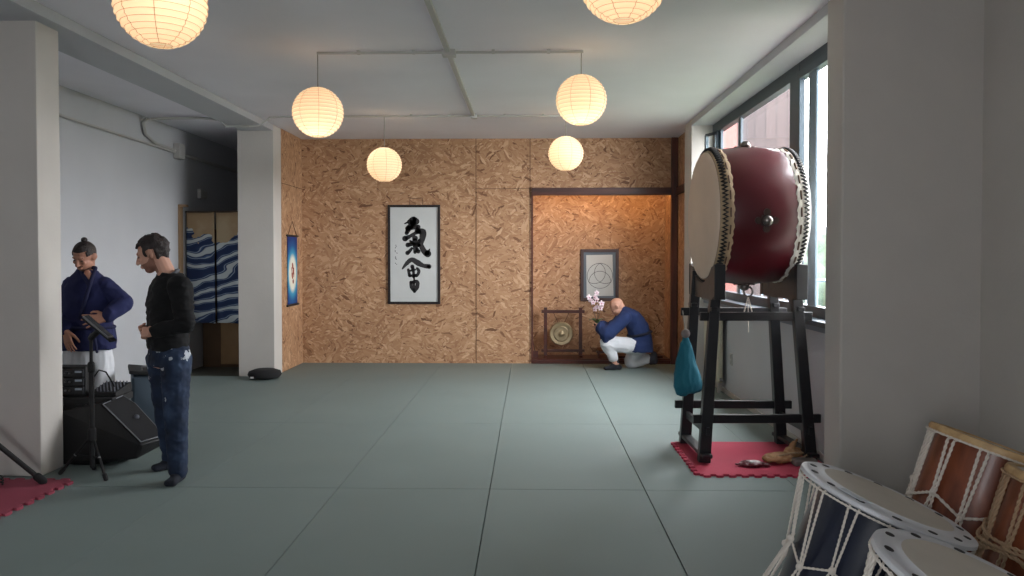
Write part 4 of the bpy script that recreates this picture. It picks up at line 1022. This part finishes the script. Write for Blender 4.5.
def hand(mb, w, d, pn, th, s=1.0, curl=.5, spread=.22, tw=1.0):
    """w wrist, d direction of palm, pn palm-facing normal, th side of the thumb"""
    d = V(d).normalized(); pn = V(pn); pn = (pn-d*pn.dot(d)).normalized(); sd = d.cross(pn).normalized()
    if sd.dot(V(th)) < 0: sd = -sd
    w = V(w); P = lambda a, b, c: w+(d*a+sd*b+pn*c)*s
    for b in (-.028, -.010, .010, .026): mb.cap(P(.01, b*.7, 0), P(.088, b, 0), .014*s, .0115*s, 10)
    lens = (.072, .082, .076, .060); bs = (.030, .010, -.011, -.030)
    for i in range(4):
        p0 = P(.088, bs[i], 0); a = 0; base = (d+sd*bs[i]*spread*25).normalized(); L = lens[i]*s; r = .0088*s
        for k, fr in enumerate((.45, .3, .25)):
            a += curl*(.5, .8, .5)[k]*(1+.12*i)
            dd = base*math.cos(a)+pn*math.sin(a); p1 = p0+dd*L*fr
            mb.cap(p0, p1, r, r*.9, 9); r *= .9; p0 = p1
    t0 = P(.025, .026, .006); t1 = P(.058, .03+.022*tw, .016); t2 = P(.086, .03+.030*tw, .026+.012*curl); t3 = P(.104, .026+.032*tw, .036+.02*curl)
    mb.cap(t0, t1, .014*s, .0115*s, 10); mb.cap(t1, t2, .0105*s, .0095*s, 9); mb.cap(t2, t3, .0095*s, .008*s, 9)

# --- man in black jumper and jeans, profile to the left
P2 = thing('person', A(168, 480, 5.28)*1.0, 'person standing in profile in black jumper and jeans, hands clasped', 'person')
P2.location.z = 0
hc = A(152.5, 255, 5.26); RH = frame3(math.radians(-82), math.radians(20))
body = MB(); head(body, hc, RH, 1.03)
nk = A(168, 276, 5.28); body.chain([hc+RH @ V((0, -.035, -.03)), nk, nk+V((.01, 0, -.08))], [.056, .060, .075])
sN, sF = A(180, 287, 5.12), A(163, 286, 5.44)
eN, eF = A(186, 324, 5.06), A(158, 325, 5.50)
wN, wF = A(152, 332, 5.10), A(148, 331, 5.36)
body.chain([sN, eN, wN], [.05, .042, .028]); body.chain([sF, eF, wF], [.05, .042, .028])
hand(body, wN, A(139, 333, 5.16)-wN, (.1, .9, -.3), (0, 0, 1), 1.0, .8, .06, .35)
hand(body, wF, A(137, 332, 5.22)-wF, (.1, -.9, .1), (0, 0, 1), 1.0, .9, .06, .35)
S2 = (sN-sF).normalized()
hipc = A(169, 350, 5.28)
tors = [(A(168, 366, 5.28), .16, .105), (hipc, .165, .11), (A(168, 325, 5.28), .145, .10), (A(167, 300, 5.28), .16, .105), (A(170, 284, 5.28), .16, .08), (A(170, 276, 5.28), .09, .06)]
body.loft(tors, S2)
hN, hF = A(176, 358, 5.19), A(161, 358, 5.38)
kN, kF = A(176, 416, 5.13), A(165, 414, 5.42); aN, aF = A(178, 472, 5.14), A(170.5, 461, 5.46)
body.chain([hN, kN, aN], [.085, .055, .042]); body.chain([hF, kF, aF], [.085, .055, .042])
bd2 = fused('body', body, M_skinA, P2, .0045, 3)
brd = lambda p: (p.z < -.042+max(0, .035-p.y)*.9 and p.y > -.012 and p.z > -.125 and p.z < .01 and not (abs(p.x) < .026 and -.066 < p.z < -.046)) or (abs(p.x) < .03 and -.046 < p.z < -.038 and p.y > .07)
stubble(bd2, hc, RH, M_beard, 1.03, brd)
facebits(hc, RH, P2, 1.03)
keep = lambda p: ((p.z > .072) or (p.y < .030 and p.z > .030) or (p.y < -.03 and p.z > -.060) or (abs(p.x) > .06 and .012 < p.y < .03 and p.z > -.005)) and not (abs(p.x) > .055 and -.038 < p.y < .010 and p.z < .034)
hair('hair', hc, RH, P2, M_hair, keep, 1.03, r=(.083, .108, .106), amp=.012, freq=30)
# jumper
g = MB()
T = [(A(168, 349, 5.28), .185, .118), (A(168, 342, 5.28), .19, .124), (A(167.5, 325, 5.28), .175, .118), (A(167, 305, 5.28), .185, .125), (A(169, 289, 5.28), .185, .112), (A(171, 279, 5.28), .15, .088), (A(171.5, 273, 5.28), .10, .07)]
g.loft(T, S2)
g.chain([sN, eN, wN+(eN-wN)*.12], [.077, .057, .043]); g.chain([sF, eF, wF+(eF-wF)*.1], [.075, .057, .043])
g.cap(sN, sF, .068)
fused('jumper', g, mat('black_knit', (7, 7, 9), .95), P2, .007, 4, .007, 8, (1, 1, 2.0))
obj('collar', MB().tube([nk+V((-.006, 0, -.004))+S2*.064*math.cos(2*PI*k/28)+V((-.075*math.sin(2*PI*k/28), 0, -.034*math.sin(2*PI*k/28)+.010)) for k in range(28)], .011, 8, True), mat('grey_tee', (110, 112, 118), .9), P2, 60)
# jeans
M_jean = bpy.data.materials.new('worn_denim'); M_jean.use_nodes = True; nt = M_jean.node_tree; L = nt.links; b = nt.nodes['Principled BSDF']
tc = N(nt, 'ShaderNodeTexCoord'); n1 = N(nt, 'ShaderNodeTexNoise'); n1.inputs['Scale'].default_value = 7; n1.inputs['Detail'].default_value = 5; L.new(tc.outputs['Object'], n1.inputs['Vector'])
cj = ramp(nt, n1.outputs['Fac'], [(.3, (17, 26, 42)), (.55, (27, 42, 66)), (.75, (56, 74, 100))])
n2 = N(nt, 'ShaderNodeTexNoise'); n2.inputs['Scale'].default_value = 16; n2.inputs['Detail'].default_value = 3; L.new(tc.outputs['Object'], n2.inputs['Vector'])
spz = N(nt, 'ShaderNodeSeparateXYZ'); L.new(tc.outputs['Object'], spz.inputs[0])
gm = N(nt, 'ShaderNodeMath', operation='MULTIPLY_ADD'); L.new(spz.outputs['Z'], gm.inputs[0]); gm.inputs[1].default_value = .35; L.new(n2.outputs['Fac'], gm.inputs[2])
g1 = N(nt, 'ShaderNodeMath', operation='GREATER_THAN'); L.new(gm.outputs[0], g1.inputs[0]); g1.inputs[1].default_value = .905
mj = N(nt, 'ShaderNodeMixRGB'); L.new(g1.outputs[0], mj.inputs[0]); L.new(cj, mj.inputs[1]); mj.inputs[2].default_value = srgb((170, 176, 182))
L.new(mj.outputs[0], b.inputs['Base Color']); b.inputs['Roughness'].default_value = .9
g = MB(); g.loft([(A(169, 340, 5.28), .165, .112), (A(169, 352, 5.28), .175, .122), (A(168.5, 364, 5.28), .175, .125)], S2)
g.chain([hN, kN, aN+V((0, 0, .01))], [.100, .073, .058]); g.chain([hF, kF, aF+V((0, 0, .02))], [.096, .068, .052])
fused('jeans', g, M_jean, P2, .007, 3, .006, 9, (1.2, 1.2, 1.5))
M_sock = mat('dark_sock', (24, 28, 38), .95)
def foot(name, ank, toe, m, par, r=.036):
    ank = V(ank); toe = V(toe); f = (toe-V((ank.x, ank.y, toe.z))); f.z = 0; L_ = f.length; f.normalize()
    g = MB(); heel = V((ank.x, ank.y, r*.95))-f*.045
    g.cap(ank+V((0, 0, .05)), V((ank.x, ank.y, .06)), r*1.1, r*1.05)
    g.cap(heel, heel+f*(.5*L_), r*.95, r*1.02); g.cap(V((ank.x, ank.y, .07)), heel+f*(.6*L_)+V((0, 0, 0)), r, r*.95)
    sdv = f.cross(V((0, 0, 1)))
    for q in (-1, 0, 1): g.cap(heel+f*.4*L_, heel+f*(L_*.98)+sdv*.02*q+V((0, 0, -.010)), r*.9, r*.62)
    o = fused(name, g, m, par, .006, 3)
    for v in o.data.vertices: v.co.z = max(v.co.z, .001)
    return o
foot('sock', aN, A(167, 487, 4.98), M_sock, P2); foot('sock', aF, A(148, 473, 5.36), M_sock, P2)

# --- man in navy jacket behind the gear, facing the camera, looking down
Y1 = 6.22
P1 = thing('person', (A(88, 400, Y1).x, Y1, 0), 'person with topknot in navy wrap jacket and white trousers, looking down', 'person')
hc = A(84.5, 257, Y1-.08); RH = frame3(math.radians(-8), math.radians(28), math.radians(-5))
body = MB(); head(body, hc, RH, 1.0)
nk = A(87.5, 272, Y1); body.chain([hc+RH @ V((0, -.03, -.03)), nk, nk+V((0, 0.01, -.08))], [.052, .056, .075])
sL, sR = A(72, 285, Y1), A(104, 285, Y1)      # photo left, photo right
eL, eR = A(58, 314, Y1-.02), A(124, 303, Y1-.02)
wL, wR = A(66, 331, Y1-.16), A(107, 317, Y1-.17)
body.chain([sL, eL, wL], [.05, .042, .028]); body.chain([sR, eR, wR], [.05, .042, .028])
hand(body, wL, A(69, 345, Y1-.18)-wL, (.3, 1, 0), (1, 0, 0), 1.05, .25, .2)
hand(body, wR, A(92, 320, Y1-.2)-wR, (0, 1, -.1), (-.3, 0, .9), 1.1, .12, .35)
body.loft([(A(88, 372, Y1), .16, .1), (A(88, 350, Y1), .165, .105), (A(87, 320, Y1), .14, .095), (A(87, 295, Y1), .165, .105), (A(87, 282, Y1), .17, .08), (A(87, 275, Y1), .09, .06)], (1, 0, 0))
hL, hR = A(78, 362, Y1), A(98, 362, Y1)
kL, kR = A(76, 410, Y1), A(101, 410, Y1); aL, aR = A(76, 452, Y1+.02), A(101, 452, Y1+.02)
aL.z = aR.z = .09; kL.z = kR.z = .47
body.chain([hL, kL, aL], [.085, .055, .042]); body.chain([hR, kR, aR], [.085, .055, .042])
for q in (aL, aR): body.cap((q.x, q.y+.03, .03), (q.x, q.y-.15, .026), .034, .025)
bd1 = fused('body', body, M_skinB, P1, .0045, 3)
stubble(bd1, hc, RH, mat('stubble', (104, 74, 62), .8), 1.0, lambda p: (p.z < -.072 and p.y > .03 and p.z > -.12) or (abs(p.x) < .028 and -.046 < p.z < -.038 and p.y > .07))
facebits(hc, RH, P1)
keep = lambda p: p.z > .075 or (p.y < .0 and p.z > .02) or (p.y < -.03 and p.z > -.03) or (abs(p.x) > .060 and p.y < .045 and p.z > .03)
hr = hair('hair', hc, RH, P1, M_hair, keep, 1.0, r=(.079, .101, .094), amp=.002)
obj('topknot', MB().ell(hc+RH @ V((0, -.050, .128)), (.024, .026, .022)), M_hair, P1, 60)
g = MB()
M_gi = mat('navy_cotton', (22, 28, 72), .9, var=.08, vscale=10)
g = MB()
g.loft([(A(89, 349, Y1), .215, .135), (A(88.5, 335, Y1), .205, .135), (A(88, 318, Y1), .185, .125), (A(87.5, 300, Y1), .195, .13), (A(87.5, 287, Y1), .175, .11), (A(87.5, 277, Y1), .12, .085), (A(88, 270, Y1), .075, .062)], (1, 0, 0))
g.cap(sL, sR, .056)
g.chain([sL, eL, wL+(eL-wL)*.15], [.066, .066, .060]); g.chain([sR, eR, wR+(eR-wR)*.15], [.066, .066, .060])
jk = fused('jacket', g, M_gi, P1, .007, 4, .008, 7, (1, 1, 1.2))
# lapels, open v at the neck with skin showing
sk_ = MB().prism([A(83.5, 272, Y1-.150), A(92, 271, Y1-.150), A(89.5, 285, Y1-.150)], (0, .06, 0))
M_gid = mat('navy_band', (16, 20, 56), .9)
a_, b_, c_ = A(95.5, 268, Y1-.07), A(90, 284, Y1-.142), A(80, 318, Y1-.150)
g = MB(); g.chain([a_, b_, c_], [.016, .016, .014]); g.chain([A(80, 268.5, Y1-.07), A(84, 276, Y1-.12), A(89, 285, Y1-.146)], [.016, .016, .014])
g.cap(a_, A(88, 267, Y1+.06), .016); g.cap(A(80, 268.5, Y1-.07), A(88, 267, Y1+.06), .016)
fused('lapel', g, M_gid, jk, .005, 2)
obj('neck_opening', MB().ell(A(87.5, 276, Y1-.108), (.032, .018, .05)), M_skinB, P1, 60)
g = MB().tube([A(89, 327, Y1)+V((.196*math.cos(2*PI*k/32), .137*math.sin(2*PI*k/32), 0)) for k in range(32)], .014, 8, True)
g.cap(A(93, 328, Y1-.14), A(97, 352, Y1-.15), .012, .010); g.cap(A(93, 328, Y1-.14), A(91, 350, Y1-.15), .012, .010)
obj('belt', g, M_gid, jk, 60)
M_wcot = mat('white_cotton', (206, 208, 212), .9)
g = MB(); g.loft([(A(88.5, 335, Y1), .165, .11), (A(88.5, 355, Y1), .19, .12), (A(88.5, 368, Y1), .19, .12)], (1, 0, 0))
g.chain([hL, kL, aL+V((0, 0, .06))], [.105, .1, .095]); g.chain([hR, kR, aR+V((0, 0, .06))], [.105, .1, .095])
fused('trousers', g, M_wcot, P1, .008, 3, .008, 7, (1.5, 1.5, .5))

# --- bald man kneeling at the alcove, seen from his left
Yk = 10.58
P3 = thing('person', (A(632, 368, Yk).x, Yk, 0), 'person with bald head kneeling in blue jacket, holding the orchid', 'person')
hc = A(617.5, 307, Yk-.0); RH = frame3(math.radians(-105), math.radians(50))
body = MB(); head(body, hc, RH, 1.04)
nk = A(624, 312, Yk); body.chain([hc+RH @ V((0, -.03, -.03)), nk, nk+V((.06, 0, -.02))], [.055, .06, .07])
s1, s2 = A(625, 318, Yk-.17), A(625, 316, Yk+.17)
e1, e2 = A(607, 334, Yk-.22), A(610, 330, Yk+.22)
w1, w2 = A(600.5, 327, Yk-.10), A(600, 326, Yk+.10)
body.chain([s1, e1, w1], [.05, .042, .03]); body.chain([s2, e2, w2], [.05, .042, .03])
pc = A(597, 325, Yk)
hand(body, w1, pc+V((-.03, -.045, -.035))-w1, (0, .9, .3), (0, 0, 1), .95, .6, .1)
hand(body, w2, pc+V((-.03, .045, -.035))-w2, (0, -.9, .3), (0, 0, 1), .95, .6, .1)
hip = A(640, 345, Yk)
body.loft([(hip+V((.01, 0, -.06)), .15, .1), (hip, .16, .115), (A(638, 332, Yk), .14, .10), (A(633, 320, Yk), .165, .105), (A(627, 314, Yk), .15, .08)], (0, 1, 0))
h1, h2 = A(637, 347, Yk-.10), A(638, 348, Yk+.10)
k1 = A(607, 343, Yk-.15); a1_ = A(616, 362, Yk-.13); a1_.z = .085
k2 = A(633, 366, Yk+.10); k2.z = .085; a2_ = A(653, 366, Yk+.12); a2_.z = .13
k2 = V((k2.x-.02, k2.y, .085))
body.chain([h1, k1, a1_], [.09, .06, .042]); body.chain([h2, k2, a2_], [.09, .06, .042])
fused('body', body, M_skinA, P3, .006, 3)
facebits(hc, RH, P3, 1.04, mat('grey_brow', (120, 100, 90), .8))
M_gib = mat('blue_cotton', (24, 42, 84), .9, var=.1, vscale=10)
g = MB()
g.loft([(A(638, 350.5, Yk)+V((.01, 0, .0)), .25, .185), (A(639, 344, Yk), .235, .175), (A(640, 336, Yk), .185, .150), (A(637, 326, Yk), .19, .140), (A(632, 318, Yk), .19, .118), (A(626, 313.5, Yk), .15, .09), (A(621, 311, Yk), .085, .07)], (0, 1, 0))
g.chain([s1, e1, w1+(e1-w1)*.25], [.085, .09, .085]); g.chain([s2, e2, w2+(e2-w2)*.25], [.085, .09, .085]); g.cap(s1, s2, .075)
g.cap(e1, e1+V((-.02, 0, -.07)), .075, .045); g.cap(e1.lerp(w1, .5), e1.lerp(w1, .5)+V((-.02, 0, -.09)), .06, .03)
jk = fused('jacket', g, M_gib, P3, .008, 4, .010, 6)
ax = (A(640, 338, Yk)-A(638, 328, Yk)).normalized(); cb = A(639.5, 333.5, Yk); sdv = V((0, 1, 0)); fwd = ax.cross(sdv)
obj('belt', MB().tube([cb+sdv*.198*math.cos(2*PI*k/32)+fwd*.158*math.sin(2*PI*k/32) for k in range(32)], .018, 8, True), mat('dark_belt', (22, 26, 44), .85), jk, 60)
g = MB(); g.loft([(hip+V((0.01, 0, -.08)), .17, .12), (hip+V((0, 0, -.02)), .18, .13)], (0, 1, 0))
g.chain([h1, k1, a1_+(k1-a1_)*.32], [.115, .092, .068]); g.chain([h2, k2, k2.lerp(a2_, .65)], [.12, .095, .075])
fused('trousers', g, M_wcot, P3, .008, 3, .009, 7)
foot('sock', a1_, V((a1_.x-.19, a1_.y-.03, 0)), mat('charcoal_sock', (30, 32, 38), .95), P3, .038)
g = MB(); q = k2.lerp(a2_, .75)
g.cap(q, a2_, .06, .06).cap(a2_, a2_+V((.02, -.01, -.055)), .045, .035).cap(a2_+V((.015, 0, .05)), a2_+V((.03, -.01, -.05)), .045, .035).cap(a2_+V((.03, 0, -.03)), a2_+V((-.03, 0, -.065)), .035, .030)
o = fused('sock', g, mat('grey_sock', (58, 58, 66), .95), P3, .006, 3)
for v in o.data.vertices: v.co.z = max(v.co.z, .001)

# orchid in its pot, held
pt = thing('potted_orchid', pc-V((0, 0, .04)), 'white orchid sprays in a small dark pot held by the kneeling person', 'potted orchid')
obj('pot', MB().lathe([(0, -.045), (.03, -.045), (.042, .0), (.045, .022), (.039, .022), (.036, .01), (0, .008)], 24, Matrix.Translation(pc)), mat('dark_pot', (60, 46, 38), .4), pt, 50)
lf = MB()
for a, l in ((.3, .12), (2.2, .11), (3.6, .13), (5.0, .10)):
    d = V((math.cos(a), math.sin(a), 0)); s_ = V((-d.y, d.x, 0))
    P_ = [pc+d*l*t_+V((0, 0, .015+.07*math.sin(t_*2.4))) for t_ in (0, .25, .5, .75, 1)]; W_ = [.010, .022, .026, .02, .003]
    vs_ = [q+s_*w_*k for q, w_ in zip(P_, W_) for k in (-1, 1)]
    lf.add(vs_+[v_+V((0, 0, .003)) for v_ in vs_], [(2*i, 2*i+1, 2*i+3, 2*i+2) for i in range(4)]+[(10+2*i, 12+2*i, 13+2*i, 11+2*i) for i in range(4)]+[(2*i, 2*i+2, 12+2*i, 10+2*i) for i in range(4)]+[(2*i+1, 11+2*i, 13+2*i, 2*i+3) for i in range(4)])
obj('leaf_rosette', lf, mat('orchid_leaf', (66, 84, 50), .5), pt, 60)
stems = ([A(597, 323, Yk), A(594, 312, Yk+.02), A(591, 303, Yk), A(587, 298, Yk-.02)], [A(597, 323, Yk), A(598, 310, Yk), A(596, 300, Yk), A(595, 293, Yk)], [A(597, 323, Yk), A(600, 312, Yk-.03), A(600, 304, Yk-.04)])
M_pet = mat('orchid_petal', (226, 204, 210), .6); M_lip = mat('orchid_lip', (168, 84, 112), .6)
for s_, st_ in enumerate(stems):
    sm = obj('stem', MB().tube(st_, .004, 6), mat('orchid_stem', (88, 70, 54), .6), pt, 60)
    pts = [st_[1].lerp(st_[2], .4), st_[2], st_[2].lerp(st_[-1], .5), st_[-1]]
    for i, q in enumerate(pts):
        q = q+V((random.uniform(-.035, .03), random.uniform(-.04, .01), random.uniform(-.01, .015))); g = MB(); r = random.uniform(.030, .038)
        Rf_ = Matrix.Rotation(random.uniform(-.5, .5), 3, 'Z') @ Matrix.Rotation(random.uniform(-.3, .3), 3, 'X')
        for k in range(5):
            a = 2*PI*k/5+.3; g.ell(q+Rf_ @ V((math.cos(a)*r*.6, 0, math.sin(a)*r*.6)), (r*.55, .004, r*.36), Rf_ @ Matrix.Rotation(-a, 3, 'Y'), 10, 6)
        fo = obj('blossom', g, M_pet, sm, 60)
        obj('lip', MB().ell(q+Rf_ @ V((0, -.008, -.004)), (.008, .01, .008), n=8, m=6), M_lip, fo, 60)

# ------------------------------------------------------------------ light
w = bpy.data.worlds.new('world'); scn.world = w; w.use_nodes = True
bg_ = w.node_tree.nodes['Background']; bg_.inputs[0].default_value = (.80, .90, 1.0, 1); bg_.inputs[1].default_value = 22.0
bg_.inputs[0].default_value = (.97, .95, 1.0, 1)
# portal on the window: guides sampling of the daylight that comes through the glass
pl = bpy.data.lights.new('window_portal', 'AREA'); pl.shape = 'RECTANGLE'; pl.size = 4.4; pl.size_y = 2.1; pl.cycles.is_portal = True
po = bpy.data.objects.new('window_portal', pl); col.objects.link(po); po.location = (2.45, 7.4, 2.07)
po.rotation_euler = (PI/2, 0, PI/2)
pl = bpy.data.lights.new('rear_portal', 'AREA'); pl.shape = 'RECTANGLE'; pl.size = 1.2; pl.size_y = 1.3; pl.cycles.is_portal = True  # sampling portal for the added rear window
po = bpy.data.objects.new('rear_portal', pl); col.objects.link(po); po.location = (-1.1, -2.2, 1.7)
po.rotation_euler = (PI/2, 0, 0)
scn.view_settings.view_transform = 'Standard'; scn.view_settings.look = 'None'; scn.view_settings.gamma = 1; scn.view_settings.use_curve_mapping = False
scn.view_settings.exposure = .15
